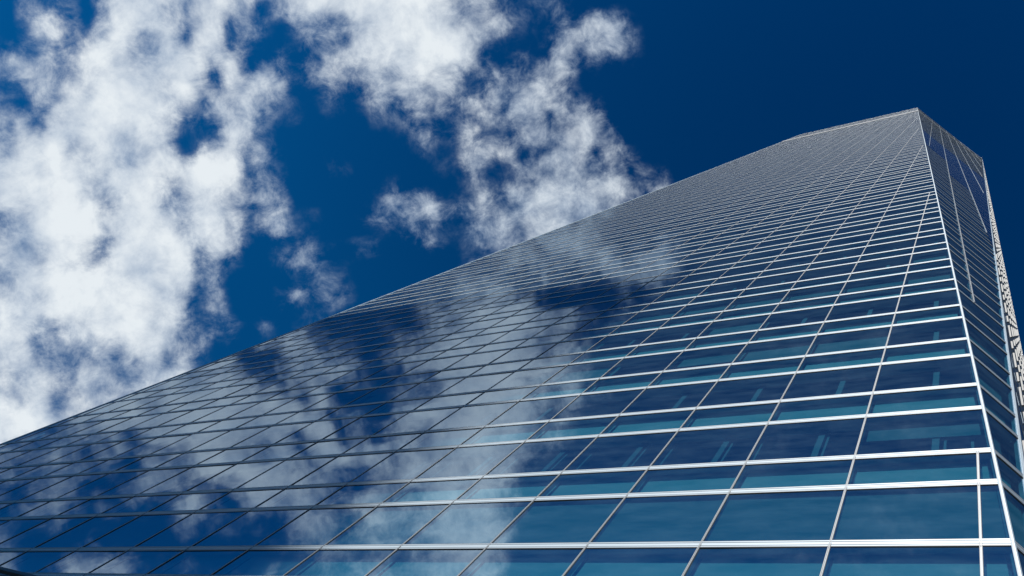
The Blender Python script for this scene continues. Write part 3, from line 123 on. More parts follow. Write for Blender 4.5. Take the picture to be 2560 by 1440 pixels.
    (4,4,3,3,3,3,2,2,2,2,1,1,1,1,1,1,1,1,1,1,1,1,1,1,1,1,1,1,1,1,1,1,1,1,1,1,1,2,3,5,9,14,21,30,32,32,32,32,31,30,28,28,28,29,30,32,35,36,36,36,36,36,36,36,35,31,27,27,29,32,33,34,36,36,36,35,29,20,14,14,14,18,27,32,33,30,24,23,27,22,10,11,17,16,8,6,3,0,0,0,1,2,2,1,0,0,0,0,0,0,1,3,7,16,13,8,7,5,16,17,13,15,12,20,24,26,21,18,10,4,0,1,1,0,0,0,0,0,0,0,0,0,0,0,0,0,0,0,0,0,0,0,0,0,0,0,0,0,0,0,0,0,0,0,0,0,0,0,0,0,0,0,0,0,0,0,0,0,0,0,0,0,0,0,0,0,0,0,0,0),
    (4,3,3,3,3,3,2,2,2,2,1,1,1,1,1,1,1,1,1,1,1,1,1,1,1,1,1,1,1,1,1,1,1,1,1,1,2,2,4,7,11,17,25,32,32,32,32,32,33,33,32,30,29,28,29,32,35,36,36,36,36,35,33,33,32,28,24,23,29,32,33,35,36,36,36,35,30,23,22,21,21,24,30,32,33,30,23,21,23,19,13,14,18,16,8,7,3,0,0,0,1,4,4,4,2,0,0,0,0,0,0,1,6,13,8,4,6,9,18,11,3,12,7,19,23,26,18,18,19,12,6,1,0,0,0,0,0,0,0,0,0,0,0,0,0,0,0,0,0,0,0,0,0,0,0,0,0,0,0,0,0,0,0,0,0,0,0,0,0,0,0,0,0,0,0,0,0,0,0,0,0,0,0,0,0,0,0,0,0,0),
    (3,3,3,3,3,2,2,2,2,2,2,2,2,1,1,1,1,1,1,1,1,1,1,1,1,1,1,1,1,1,1,1,1,1,1,1,2,2,4,6,10,15,22,28,29,30,31,33,34,36,35,32,29,28,30,32,34,35,35,36,35,32,29,28,23,17,11,12,24,32,34,36,36,36,36,35,32,29,25,23,24,28,32,33,34,33,27,23,21,17,16,17,18,16,8,7,2,0,0,0,0,1,2,3,2,0,0,0,0,0,0,0,5,8,2,2,5,10,18,7,3,8,7,19,24,25,10,17,22,17,10,3,0,0,0,0,0,0,0,0,0,0,0,0,0,0,0,0,0,0,0,0,0,0,0,0,0,0,0,0,0,0,0,0,0,0,0,0,0,0,0,0,0,0,0,0,0,0,0,0,0,0,0,0,0,0,0,0,0,0),
    (3,3,3,3,2,2,2,2,2,2,2,2,2,2,2,2,2,2,2,2,2,2,2,2,2,2,2,2,2,2,2,2,2,2,2,2,2,3,4,7,11,16,21,22,23,24,26,30,34,36,35,32,29,29,30,32,32,32,31,32,31,29,25,20,12,9,11,19,30,34,35,36,36,36,36,36,36,35,27,22,23,28,31,33,35,34,28,24,17,9,12,17,18,15,12,7,0,0,0,0,0,0,0,0,0,0,0,0,0,0,0,0,2,3,2,2,3,11,17,15,12,10,9,17,22,22,14,20,24,26,20,11,0,0,0,0,0,0,0,0,0,0,0,0,0,0,0,0,0,0,0,0,0,0,0,0,0,0,0,0,0,0,0,0,0,0,0,0,0,0,0,0,0,0,0,0,0,0,0,0,0,0,0,0,0,0,0,0,0,0),
    (2,2,2,2,2,2,2,2,2,2,2,2,2,2,2,2,2,2,2,2,2,2,2,2,2,2,2,2,2,2,2,2,2,2,2,2,3,4,7,10,16,21,21,21,20,21,24,29,35,36,35,34,32,32,32,33,32,30,29,28,27,25,22,13,10,15,22,31,35,36,36,36,36,36,36,36,36,34,26,21,23,27,29,33,36,32,25,22,12,5,10,18,18,15,12,6,1,0,0,0,0,0,0,0,0,0,0,1,3,3,2,1,0,2,4,3,4,13,17,18,19,19,13,12,20,20,16,24,27,28,23,14,0,0,0,0,0,0,0,0,0,0,0,0,0,0,0,0,0,0,0,0,0,0,0,0,0,0,0,0,0,0,0,0,0,0,0,0,0,0,0,0,0,0,0,0,0,0,0,0,0,0,0,0,0,0,0,0,0,0),
    (2,2,2,2,2,2,2,2,2,2,2,2,2,2,2,2,2,2,2,2,2,2,2,2,2,2,2,2,2,2,2,2,2,2,2,2,3,5,8,14,19,26,26,25,24,23,26,31,35,36,36,36,36,35,35,35,34,33,31,30,28,25,24,23,24,29,32,35,36,36,36,36,36,36,36,36,36,34,30,27,24,24,27,33,35,29,21,18,10,7,11,17,18,16,11,6,3,3,2,1,0,0,0,0,0,1,2,4,8,6,4,2,0,1,2,3,5,15,14,8,7,10,12,10,14,16,18,26,27,29,24,17,8,0,0,0,0,0,0,0,0,0,0,0,0,0,0,0,0,0,0,0,0,0,0,0,0,0,0,0,0,0,0,0,0,0,0,0,0,0,0,0,0,0,0,0,0,0,0,0,0,0,0,0,0,0,0,0,0,0),
    (2,2,2,2,2,2,2,2,2,2,2,2,3,3,3,3,3,3,3,3,3,3,3,3,3,3,3,2,2,2,2,2,2,2,2,3,4,6,11,16,25,28,28,28,28,27,28,30,31,32,33,34,34,35,36,36,36,36,35,34,33,32,31,32,33,33,35,36,36,36,36,36,36,36,36,36,36,34,32,29,21,18,24,32,32,26,21,16,9,8,8,11,16,17,12,5,4,4,4,1,0,0,0,1,1,2,4,13,20,16,16,7,3,1,0,0,3,10,10,4,1,3,15,16,16,18,21,26,20,18,17,17,10,0,0,0,0,0,0,0,0,0,0,0,0,0,0,0,0,0,0,0,0,0,0,0,0,0,0,0,0,0,0,0,0,0,0,0,0,0,0,0,0,0,0,0,0,0,0,0,0,0,0,0,0,0,0,0,0,0),
    (1,2,2,2,2,2,2,2,2,2,3,3,3,3,3,3,3,3,3,3,3,3,3,3,3,3,3,3,3,2,2,2,2,2,2,3,5,8,13,20,27,28,28,28,28,28,28,28,28,28,29,30,32,34,36,36,36,36,36,36,36,36,36,36,35,35,36,36,36,36,36,36,36,36,36,36,35,33,32,25,16,15,23,31,30,25,23,13,6,5,5,8,15,18,12,5,4,4,3,1,0,0,0,2,4,9,10,16,22,18,19,17,14,7,4,1,3,7,11,4,3,7,16,17,18,23,23,24,20,13,9,18,11,2,0,0,0,0,0,0,0,0,0,0,0,0,0,0,0,0,0,0,0,0,0,0,0,0,0,0,0,0,0,0,0,0,0,0,0,0,0,0,0,0,0,0,0,0,0,0,0,0,0,0,0,0,0,0,0,0),
    (1,1,1,2,2,2,2,2,2,3,3,3,3,3,3,3,3,3,3,3,3,4,4,3,3,3,3,3,3,3,3,2,2,2,3,4,6,10,16,22,28,28,28,28,28,28,28,28,28,29,29,29,32,35,36,36,36,36,36,36,36,36,36,36,36,36,36,36,36,36,36,36,36,36,36,36,35,33,31,20,10,11,18,22,20,18,17,8,4,2,1,3,9,11,7,4,5,4,2,0,0,0,0,1,6,17,18,17,10,12,15,19,17,10,6,3,3,5,13,11,8,13,17,19,20,22,23,24,23,15,12,19,11,4,0,0,0,0,0,0,0,0,0,0,0,0,0,0,0,0,0,0,0,0,0,0,0,0,0,0,0,0,0,0,0,0,0,0,0,0,0,0,0,0,0,0,0,0,0,0,0,0,0,0,0,0,0,0,0,0),
    (1,1,1,1,2,2,2,2,3,3,3,3,3,3,3,3,4,4,4,4,4,4,4,4,4,4,3,3,3,3,3,3,3,3,4,5,8,13,19,27,28,28,28,28,28,28,28,28,29,30,31,32,34,36,36,36,36,36,36,36,36,36,36,36,36,36,36,36,36,36,36,36,36,36,36,36,35,34,29,16,9,11,15,15,9,6,5,2,1,1,0,3,7,7,5,7,10,9,4,1,1,0,0,0,1,4,5,7,7,12,14,17,18,14,12,17,9,8,13,15,16,18,20,23,22,21,23,24,23,18,18,20,12,7,3,2,0,0,0,0,0,0,0,0,0,0,0,0,0,0,0,0,0,0,0,0,0,0,0,0,0,0,0,0,0,0,0,0,0,0,0,0,0,0,0,0,0,0,0,0,0,0,0,0,0,0,0,0,0,0),
    (1,1,1,1,2,2,2,2,2,3,3,3,3,3,3,3,3,3,3,3,4,4,4,4,4,3,3,3,3,3,3,3,3,3,4,7,10,16,22,28,28,28,28,28,28,28,28,28,30,31,32,33,35,36,36,36,36,36,36,36,36,36,36,36,36,36,36,36,36,36,36,36,36,36,36,36,36,35,27,15,11,12,14,11,5,3,2,0,0,0,1,5,7,10,13,19,19,12,5,3,3,2,4,4,2,1,2,3,7,15,10,10,14,12,10,10,18,13,14,17,19,21,23,27,27,26,26,24,23,21,22,21,11,9,7,5,1,0,0,0,0,0,0,0,0,0,0,0,0,0,1,1,1,1,1,1,0,0,0,0,0,0,0,0,0,0,0,0,0,0,0,0,0,0,0,0,0,0,0,0,0,0,0,0,0,0,0,0,0,0),
    (1,1,1,1,2,2,2,2,2,2,2,3,3,3,3,3,3,3,3,3,3,3,3,3,3,3,3,3,3,3,3,3,3,4,6,9,14,20,27,28,28,28,28,28,28,28,28,25,23,23,25,28,30,33,35,35,36,36,36,36,36,36,36,36,36,36,36,36,36,36,36,36,36,36,36,34,32,31,21,11,11,13,15,7,1,1,0,0,0,0,2,5,8,14,19,23,21,13,5,3,3,4,7,8,8,5,2,5,14,12,13,10,4,3,4,8,14,15,15,19,21,23,25,27,27,27,27,24,23,23,22,19,11,12,11,11,1,0,0,0,0,0,0,1,1,1,1,1,1,1,1,1,1,1,1,1,1,0,0,0,0,0,0,0,0,0,0,0,0,0,0,0,0,0,0,0,0,0,0,0,0,0,0,0,0,0,0,0,0,0),
    (1,1,1,2,2,2,2,2,2,2,2,2,2,3,3,3,3,3,3,3,3,3,3,3,3,3,3,3,3,3,3,3,4,5,7,11,16,24,30,30,29,29,29,28,28,28,25,20,15,13,14,15,16,20,25,29,31,33,35,36,36,36,36,36,36,36,36,36,36,36,36,36,36,36,35,31,28,23,12,6,10,14,14,5,0,0,0,0,0,0,2,4,6,10,14,16,15,9,4,4,3,3,8,7,6,4,0,2,8,9,10,15,7,3,3,8,13,18,19,20,18,19,26,27,27,27,26,24,24,23,21,17,13,12,10,10,1,1,1,1,1,1,1,1,1,1,1,1,1,1,1,1,1,1,1,1,1,0,0,0,0,0,0,0,0,0,0,0,0,0,0,0,0,0,0,0,0,0,0,0,0,0,0,0,0,0,0,0,0,0),
    (1,1,1,2,2,2,2,2,2,2,2,2,2,2,2,2,2,3,3,3,3,3,3,3,3,3,3,3,3,3,3,3,4,6,9,13,21,28,32,32,31,31,30,29,28,27,23,16,12,11,10,9,9,13,18,21,24,29,33,34,35,36,36,36,36,36,36,36,36,36,36,36,36,36,33,26,23,17,7,5,11,16,13,4,0,0,0,0,0,0,3,4,4,4,4,6,7,8,7,5,4,2,0,0,0,0,0,1,4,6,7,7,6,2,1,5,9,18,19,19,15,15,27,29,30,29,27,24,22,20,18,14,10,10,8,8,2,2,2,2,2,2,2,2,2,2,2,2,2,2,2,2,2,2,2,1,1,1,0,0,0,0,0,0,0,0,0,0,0,0,0,0,0,0,0,0,0,0,0,0,0,0,0,0,0,0,0,0,0,0),
    (2,2,2,2,2,2,2,2,2,2,2,2,2,2,2,2,2,2,2,3,3,3,3,3,3,3,3,3,3,3,3,4,5,7,10,17,23,31,31,32,32,32,31,29,28,26,19,12,9,10,10,10,11,14,18,20,24,29,32,33,35,36,36,36,36,36,36,36,36,36,36,36,36,35,28,19,16,10,5,7,13,16,10,1,0,0,0,0,0,1,5,6,8,9,8,6,6,10,10,5,3,1,0,0,0,0,0,0,0,0,1,2,2,0,1,5,9,16,16,17,18,19,21,27,25,24,20,19,15,15,12,10,8,7,6,6,2,2,2,2,2,2,2,2,2,2,2,2,2,2,2,2,2,2,2,1,1,1,0,0,0,0,0,0,0,0,0,0,0,0,0,0,0,0,0,0,0,0,0,0,0,0,0,0,0,0,0,0,0,0),
    (2,2,2,2,2,2,2,2,2,2,2,2,2,2,2,2,2,2,2,2,2,2,3,3,3,3,3,3,3,3,3,4,6,8,13,17,26,29,29,30,30,30,29,29,28,23,16,9,9,10,11,12,13,15,17,18,21,25,27,29,32,33,34,35,36,36,36,36,36,36,36,35,34,32,24,17,14,8,5,8,14,15,7,0,0,0,0,0,0,2,6,8,13,18,17,13,12,13,11,7,4,1,0,0,0,0,0,0,0,0,0,0,0,0,3,7,8,15,14,14,14,14,15,18,18,15,14,12,11,10,8,7,6,6,5,5,3,3,3,3,3,3,2,2,2,2,2,2,2,2,2,2,2,2,2,1,1,1,0,0,0,0,0,0,0,0,0,0,0,0,0,0,0,0,0,0,0,0,0,0,0,0,0,0,0,0,0,0,0,0),
    (2,2,2,2,2,2,2,1,1,1,1,1,1,1,2,2,2,2,2,2,2,2,2,2,2,3,3,3,3,3,4,4,6,9,13,20,26,28,28,28,28,28,28,28,27,22,16,12,11,11,12,12,14,15,16,17,19,20,21,24,26,27,28,29,31,33,35,35,36,36,35,33,32,28,20,16,13,8,7,9,13,12,10,3,0,0,0,0,0,2,5,6,10,14,15,13,14,15,13,10,6,0,0,0,0,0,0,0,0,0,0,0,0,0,3,6,6,10,10,10,10,10,9,13,11,11,9,9,7,7,6,5,5,4,4,4,3,3,3,3,3,3,3,3,3,2,2,2,2,2,2,2,2,2,2,2,1,1,0,0,0,0,0,0,0,0,0,0,0,0,0,0,0,0,0,0,0,0,0,0,0,0,0,0,0,0,0,0,0,0),
    (2,2,2,2,2,2,1,1,1,1,1,1,1,1,1,1,1,2,2,2,2,2,2,2,2,2,3,3,3,3,4,5,7,11,16,22,26,27,27,27,27,28,28,28,26,21,17,16,14,13,12,13,14,16,16,18,19,20,21,23,24,24,24,24,26,30,32,34,35,36,35,33,31,25,18,15,12,9,8,9,11,15,13,8,2,0,1,3,3,3,3,4,4,6,8,8,9,11,7,7,3,0,0,0,0,0,0,0,0,1,1,1,1,1,3,5,4,8,7,7,7,6,6,7,8,6,6,5,5,5,4,4,4,4,4,4,3,3,3,3,3,3,3,3,3,3,3,3,3,3,2,2,2,2,2,2,1,1,0,0,0,0,0,0,0,0,0,0,0,0,0,0,0,0,0,0,0,0,0,0,0,0,0,0,0,0,0,0,0,0),
    (2,2,2,2,2,1,1,1,1,1,1,1,1,1,1,1,1,1,1,2,2,2,2,2,2,2,2,3,3,3,4,6,8,12,17,23,25,25,25,25,25,26,26,26,25,22,20,18,15,13,12,14,15,16,17,19,20,20,21,21,22,21,21,22,25,29,31,33,35,35,34,32,30,22,17,15,14,12,11,15,12,11,11,8,2,0,5,12,9,2,2,3,4,5,6,6,4,3,1,0,2,0,1,1,1,1,1,1,1,1,1,1,1,2,3,4,4,5,5,5,5,5,4,5,5,5,4,4,4,4,4,4,4,4,4,4,3,3,3,3,3,3,3,3,3,3,3,3,3,3,3,3,2,2,2,2,1,1,0,0,0,0,0,0,0,0,0,0,0,0,0,0,0,0,0,0,0,0,0,0,0,0,0,0,0,0,0,0,0,0),
    (2,2,2,2,2,2,2,1,1,1,1,1,1,1,1,1,1,1,2,2,2,2,2,2,2,2,3,3,3,4,5,7,10,15,20,24,24,24,24,24,24,24,24,25,27,28,28,24,20,17,16,17,18,18,19,20,21,20,20,20,19,18,17,18,21,23,25,29,32,31,29,28,26,20,17,16,16,15,9,6,5,6,6,4,0,1,4,7,4,0,1,3,4,4,5,6,4,3,1,1,2,1,1,1,1,2,2,2,2,2,2,2,2,2,3,3,3,4,4,4,4,3,3,4,4,3,3,3,3,3,3,3,3,3,3,3,3,3,3,3,3,3,3,3,3,3,3,3,3,3,3,3,3,2,2,2,1,1,0,0,0,0,0,0,0,0,0,0,0,0,0,0,0,0,0,0,0,0,0,0,0,0,0,0,0,0,0,0,0,0),
    (2,2,2,2,2,2,2,2,1,1,1,1,1,1,1,1,2,2,2,2,2,2,2,2,2,2,3,3,3,4,6,9,13,19,25,26,26,26,26,25,25,24,24,26,29,32,31,26,22,20,21,22,23,23,24,25,25,24,24,23,21,18,17,18,19,20,23,26,28,24,20,19,21,21,20,16,13,11,6,3,4,4,3,1,0,0,1,1,1,1,1,3,4,4,4,5,3,3,2,2,2,2,2,2,2,2,2,2,2,2,2,2,2,2,2,3,3,3,3,3,3,3,3,3,3,3,3,3,3,3,3,3,3,3,3,3,3,3,3,3,3,3,3,3,3,3,3,3,3,3,3,3,3,3,2,2,1,1,0,0,0,0,0,0,0,0,0,0,0,0,0,0,0,0,0,0,0,0,0,0,0,0,0,0,0,0,0,0,0,0),
    (2,2,2,2,2,2,2,2,2,2,1,1,1,1,2,2,2,2,2,2,2,2,2,2,2,3,3,3,3,5,7,11,15,23,28,28,28,28,27,26,25,24,25,27,30,32,29,24,20,19,21,23,24,25,27,28,28,28,27,26,23,20,19,19,20,20,23,26,26,23,19,18,21,24,20,13,8,6,2,1,1,2,1,2,0,1,1,2,1,1,2,3,3,3,3,4,3,3,2,2,2,2,2,2,2,2,2,2,2,2,2,2,2,2,2,2,2,3,3,3,3,3,3,3,3,3,3,3,3,3,3,3,3,3,3,3,3,3,3,3,3,3,3,3,3,3,3,3,3,3,3,3,3,3,2,2,2,1,0,0,0,0,0,0,0,0,0,0,0,0,0,0,0,0,0,0,0,0,0,0,0,0,0,0,0,0,0,0,0,0),
    (2,2,2,2,2,2,2,2,2,2,2,2,2,2,2,2,2,2,2,2,2,2,2,3,3,3,3,3,4,6,10,14,22,29,30,30,29,29,28,26,25,24,26,29,31,31,26,20,17,18,20,21,22,25,27,28,28,27,27,26,23,20,20,20,20,21,23,24,26,27,27,27,27,27,22,15,11,6,4,1,1,2,2,2,1,1,2,2,2,2,2,3,3,3,3,3,3,3,2,2,2,2,2,2,2,2,2,2,2,2,2,2,2,2,2,2,2,2,3,3,3,3,3,3,3,3,3,3,3,2,2,2,2,2,2,2,2,3,3,3,3,3,3,3,3,3,3,3,3,3,3,3,3,3,3,2,2,1,0,0,0,0,0,0,0,0,0,0,0,0,0,0,0,0,0,0,0,0,0,0,0,0,0,0,0,0,0,0,0,0),
    (3,2,2,2,2,2,2,2,2,2,2,2,2,2,2,2,2,2,2,2,2,3,3,3,3,3,3,4,5,7,11,18,25,34,34,34,33,32,31,29,27,27,29,31,32,30,24,18,16,18,19,20,22,25,28,28,26,25,25,24,23,22,22,23,22,23,24,25,27,31,32,32,28,26,19,12,9,5,4,2,2,2,2,2,2,2,2,2,2,2,3,3,3,3,3,3,3,2,2,2,2,2,2,2,2,2,2,2,2,2,2,2,2,2,2,2,2,2,3,3,3,3,3,3,3,3,3,2,2,2,2,2,2,2,2,2,2,2,2,3,3,3,3,3,3,3,3,3,3,3,3,3,3,3,3,2,2,1,0,0,0,0,0,0,0,0,0,0,0,0,0,0,0,0,0,0,0,0,0,0,0,0,0,0,0,0,0,0,0,0),
    (3,3,2,2,2,2,2,2,2,2,2,2,2,2,2,2,2,2,2,3,3,3,3,3,3,3,3,4,6,8,15,21,32,36,36,36,36,35,34,32,31,31,33,34,34,30,23,19,19,20,22,23,24,27,28,28,26,24,24,24,24,24,26,27,27,27,24,23,24,25,25,23,22,17,14,9,6,4,3,2,2,2,2,2,2,2,2,3,3,3,3,3,3,3,3,3,2,2,2,2,2,2,2,2,2,2,2,2,2,2,2,2,2,2,2,2,2,2,2,3,3,3,3,3,3,3,2,2,2,2,2,2,2,2,2,2,2,2,2,2,3,3,3,3,3,3,3,3,3,3,3,3,3,3,3,2,2,2,0,0,0,0,0,0,0,0,0,0,0,0,0,0,0,0,0,0,0,0,0,0,0,0,0,0,0,0,0,0,0,0),
    (3,3,3,3,2,2,2,2,2,2,2,2,2,2,2,2,3,3,3,3,3,3,3,3,3,3,3,5,6,11,16,25,33,36,36,36,36,35,34,33,32,33,35,36,34,29,23,20,22,25,27,27,29,30,31,30,29,28,27,27,26,24,24,22,22,19,19,16,17,17,16,16,14,12,9,6,5,3,3,2,2,2,2,2,2,2,3,3,3,3,3,3,3,3,2,2,2,2,2,2,2,2,2,2,2,2,2,2,2,2,2,2,2,2,2,2,2,2,2,3,3,3,3,3,3,3,2,2,2,2,2,1,1,1,1,1,2,2,2,2,2,3,3,3,3,3,3,3,3,3,3,3,3,3,3,3,2,2,0,0,0,0,0,0,0,0,0,0,0,0,0,0,0,0,0,0,0,0,0,0,0,0,0,0,0,0,0,0,0,0),
    (3,3,3,3,3,3,3,3,2,2,2,2,2,3,3,3,3,3,3,3,3,3,3,3,3,3,4,5,8,12,19,26,36,36,36,36,36,36,35,34,34,35,36,36,33,29,24,24,25,28,29,29,31,32,32,29,27,24,23,21,19,19,16,17,14,14,12,11,11,11,11,10,9,7,6,4,4,3,3,2,3,3,3,3,3,3,3,3,3,3,3,3,3,2,2,2,2,2,2,2,2,2,2,2,2,2,2,2,2,2,2,2,2,2,2,2,2,2,2,3,3,3,3,3,3,2,2,2,2,2,1,1,1,1,1,1,1,2,2,2,2,3,3,3,3,4,4,4,4,4,4,4,3,3,3,3,2,2,0,0,0,0,0,0,0,0,0,0,0,0,0,0,0,0,0,0,0,0,0,0,0,0,0,0,0,0,0,0,0,0),
    (3,3,3,3,3,3,3,3,3,3,3,3,3,3,3,3,3,3,3,3,3,3,3,3,3,4,4,6,8,14,20,29,36,36,36,36,36,36,36,36,36,36,36,36,35,33,32,32,32,33,29,28,25,26,23,22,18,17,16,14,14,12,12,10,10,9,9,7,8,7,7,7,6,5,4,4,3,3,3,3,3,3,3,3,3,3,3,3,3,3,3,3,2,2,2,2,2,2,2,2,2,2,2,2,2,2,2,2,2,2,2,1,2,2,2,2,2,2,2,3,3,3,3,3,3,2,2,2,2,1,1,1,1,0,1,1,1,1,2,2,2,3,3,3,3,4,4,4,4,4,4,4,4,3,3,3,2,2,0,0,0,0,0,0,0,0,0,0,0,0,0,0,0,0,0,0,0,0,0,0,0,0,0,0,0,0,0,0,0,0),
    (3,3,3,3,3,3,3,3,3,3,3,2,3,3,3,3,3,3,3,3,3,3,3,3,3,3,4,6,10,13,22,36,36,36,36,36,36,36,36,36,36,36,36,36,34,31,28,26,25,23,22,18,19,16,16,14,12,11,10,9,8,8,7,7,6,6,6,5,5,5,5,4,4,4,4,3,3,3,3,3,3,3,3,3,3,3,3,3,3,3,3,3,2,2,2,2,2,2,2,2,1,1,2,2,2,2,2,2,2,2,2,2,2,2,2,2,2,2,2,3,3,3,3,3,3,2,2,2,2,1,1,1,1,1,1,1,1,1,2,2,2,3,3,3,3,3,3,3,3,3,3,3,3,3,3,3,2,2,0,0,0,0,0,0,0,0,0,0,0,0,0,0,0,0,0,0,0,0,0,0,0,0,0,0,0,0,0,0,0,0),
    (3,3,3,3,3,3,3,3,3,3,2,2,2,2,2,3,3,3,3,3,3,3,3,3,3,3,4,7,8,15,18,36,36,36,36,36,36,36,36,34,34,29,29,25,25,20,19,17,16,16,13,12,10,11,9,9,7,7,6,5,5,5,5,4,4,4,4,4,4,4,4,4,3,3,3,3,3,3,3,3,3,3,3,3,3,3,3,3,3,3,3,2,2,2,2,2,2,2,2,1,1,1,1,1,2,2,2,2,2,2,2,2,2,2,2,2,2,2,2,3,3,3,3,3,2,2,2,2,2,1,1,1,1,1,1,1,1,2,2,2,2,2,3,3,3,3,3,3,3,3,3,3,3,3,3,2,2,2,0,0,0,0,0,0,0,0,0,0,0,0,0,0,0,0,0,0,0,0,0,0,0,0,0,0,0,0,0,0,0,0),
    (3,3,3,3,3,3,3,3,3,2,2,2,2,2,2,2,2,2,2,2,3,3,3,3,3,3,4,5,9,11,36,36,36,27,30,29,29,28,25,25,21,21,18,18,15,13,11,10,10,9,8,6,7,5,6,5,4,4,4,4,3,3,3,3,3,3,3,3,3,3,3,3,3,3,3,3,3,3,3,3,3,3,3,3,3,3,3,3,3,3,3,2,2,2,2,2,2,2,1,1,1,1,1,1,1,2,2,2,2,2,2,2,2,2,2,2,2,2,2,2,3,3,3,3,2,2,2,2,2,2,1,1,1,1,1,1,1,2,2,2,2,2,3,3,3,3,3,3,3,3,3,3,3,3,3,2,2,2,0,0,0,0,0,0,0,0,0,0,0,0,0,0,0,0,0,0,0,0,0,0,0,0,0,0,0,0,0,0,0,0),
    (3,3,3,3,3,3,3,3,2,2,2,2,2,2,2,2,2,2,2,2,2,2,2,2,2,3,3,5,6,11,12,18,17,21,20,21,20,18,18,15,15,12,12,9,9,7,7,6,5,5,4,4,3,3,3,3,2,2,2,2,3,2,3,3,3,3,3,3,3,3,3,3,3,3,3,3,3,3,3,3,3,3,3,3,3,3,3,3,3,3,3,2,2,2,2,2,2,1,1,1,1,1,1,1,1,2,2,2,2,2,2,2,2,2,2,2,2,2,2,2,2,2,2,2,2,2,2,2,2,2,1,1,1,1,1,1,1,2,2,2,2,2,3,3,3,3,3,3,3,3,3,3,3,3,2,2,2,2,0,0,0,0,0,0,0,0,0,0,0,0,0,0,0,0,0,0,0,0,0,0,0,0,0,0,0,0,0,0,0,0),
    (3,3,3,3,3,3,3,3,2,2,2,2,2,2,2,2,2,2,2,2,2,2,2,2,2,2,3,3,6,6,10,10,14,12,14,12,12,11,10,10,8,8,6,6,5,5,4,3,3,3,3,2,2,2,2,2,2,2,2,2,2,2,2,2,2,3,3,3,3,3,3,3,3,3,3,3,3,3,3,3,3,3,3,3,3,3,3,3,3,3,3,2,2,2,2,2,2,1,1,1,1,1,1,1,1,2,2,2,2,2,2,3,3,3,3,2,2,2,2,2,2,2,2,2,2,2,2,2,2,2,2,1,1,1,1,1,2,2,2,2,2,2,3,3,3,3,3,3,3,3,3,3,2,2,2,2,2,2,0,0,0,0,0,0,0,0,0,0,0,0,0,0,0,0,0,0,0,0,0,0,0,0,0,0,0,0,0,0,0,0),
    (3,3,3,3,3,3,3,3,2,2,2,2,2,2,2,2,2,2,2,2,2,2,2,2,2,2,2,3,3,6,5,8,7,9,7,8,7,6,6,5,5,4,4,3,3,3,3,2,2,2,2,2,2,2,1,1,1,1,2,2,2,2,2,2,2,2,2,3,3,3,3,3,3,3,3,3,3,3,3,3,3,3,3,3,3,3,3,3,3,3,3,2,2,2,2,2,1,1,1,1,1,1,1,1,1,2,2,2,2,2,3,3,3,3,3,3,3,2,2,2,2,2,2,2,2,2,2,2,2,2,2,2,1,1,1,2,2,2,2,2,2,2,2,3,3,3,3,3,3,2,2,2,2,2,2,2,2,2,0,0,0,0,0,0,0,0,0,0,0,0,0,0,0,0,0,0,0,0,0,0,0,0,0,0,0,0,0,0,0,0),
    (4,3,3,3,3,3,3,2,2,2,2,2,2,2,2,2,2,2,2,2,2,2,2,2,2,2,2,2,3,3,4,4,5,4,5,4,4,4,3,3,3,3,3,3,3,2,2,2,2,2,2,2,1,1,1,1,1,1,1,1,2,2,2,2,2,2,2,2,2,2,2,3,3,3,3,3,3,3,3,3,3,3,3,3,3,3,3,3,3,3,3,2,2,2,2,2,1,1,1,1,0,1,1,1,1,2,2,2,2,2,3,3,3,3,3,3,3,3,2,2,2,2,2,2,2,2,2,2,2,2,2,2,2,2,2,2,2,2,2,2,2,2,2,2,3,3,3,2,2,2,2,2,2,2,2,2,1,1,0,0,0,0,0,0,0,0,0,0,0,0,0,0,0,0,0,0,0,0,0,0,0,0,0,0,0,0,0,0,0,0),
    (4,3,3,3,3,3,3,2,2,2,2,2,2,2,2,2,2,2,2,1,1,1,1,1,1,1,2,2,2,2,2,3,3,3,3,3,3,3,3,2,3,2,3,3,3,2,2,2,2,2,2,2,1,1,1,1,1,1,1,1,1,2,2,2,2,2,2,2,2,2,2,2,2,3,3,3,3,3,3,3,3,3,3,3,3,3,3,3,3,3,3,2,2,2,2,1,1,1,1,0,0,0,1,1,1,2,2,2,2,3,3,3,3,3,3,3,3,3,2,2,2,2,2,2,2,2,2,2,2,2,2,2,2,2,2,2,2,2,2,2,2,2,2,2,2,2,2,2,2,2,2,2,2,2,1,1,1,1,0,0,0,0,0,0,0,0,0,0,0,0,0,0,0,0,0,0,0,0,0,0,0,0,0,0,0,0,0,0,0,0),
    (4,4,3,3,3,3,3,2,2,2,2,2,2,2,2,1,1,1,1,1,1,1,1,1,1,1,1,1,2,2,2,2,2,2,2,2,2,2,2,2,2,2,3,3,3,3,2,2,2,2,2,2,1,1,1,1,1,1,1,1,1,1,1,2,2,2,2,2,2,2,2,2,2,2,3,3,3,3,3,3,3,3,3,3,3,3,3,3,3,3,3,2,2,2,2,1,1,1,1,0,0,0,1,1,1,2,2,2,2,3,3,3,3,3,3,3,3,3,2,2,2,2,2,2,2,2,2,2,2,2,2,2,2,2,2,2,2,2,2,2,2,2,2,2,2,2,2,2,2,2,2,2,2,1,1,1,1,1,0,0,0,0,0,0,0,0,0,0,0,0,0,0,0,0,0,0,0,0,0,0,0,0,0,0,0,0,0,0,0,0),
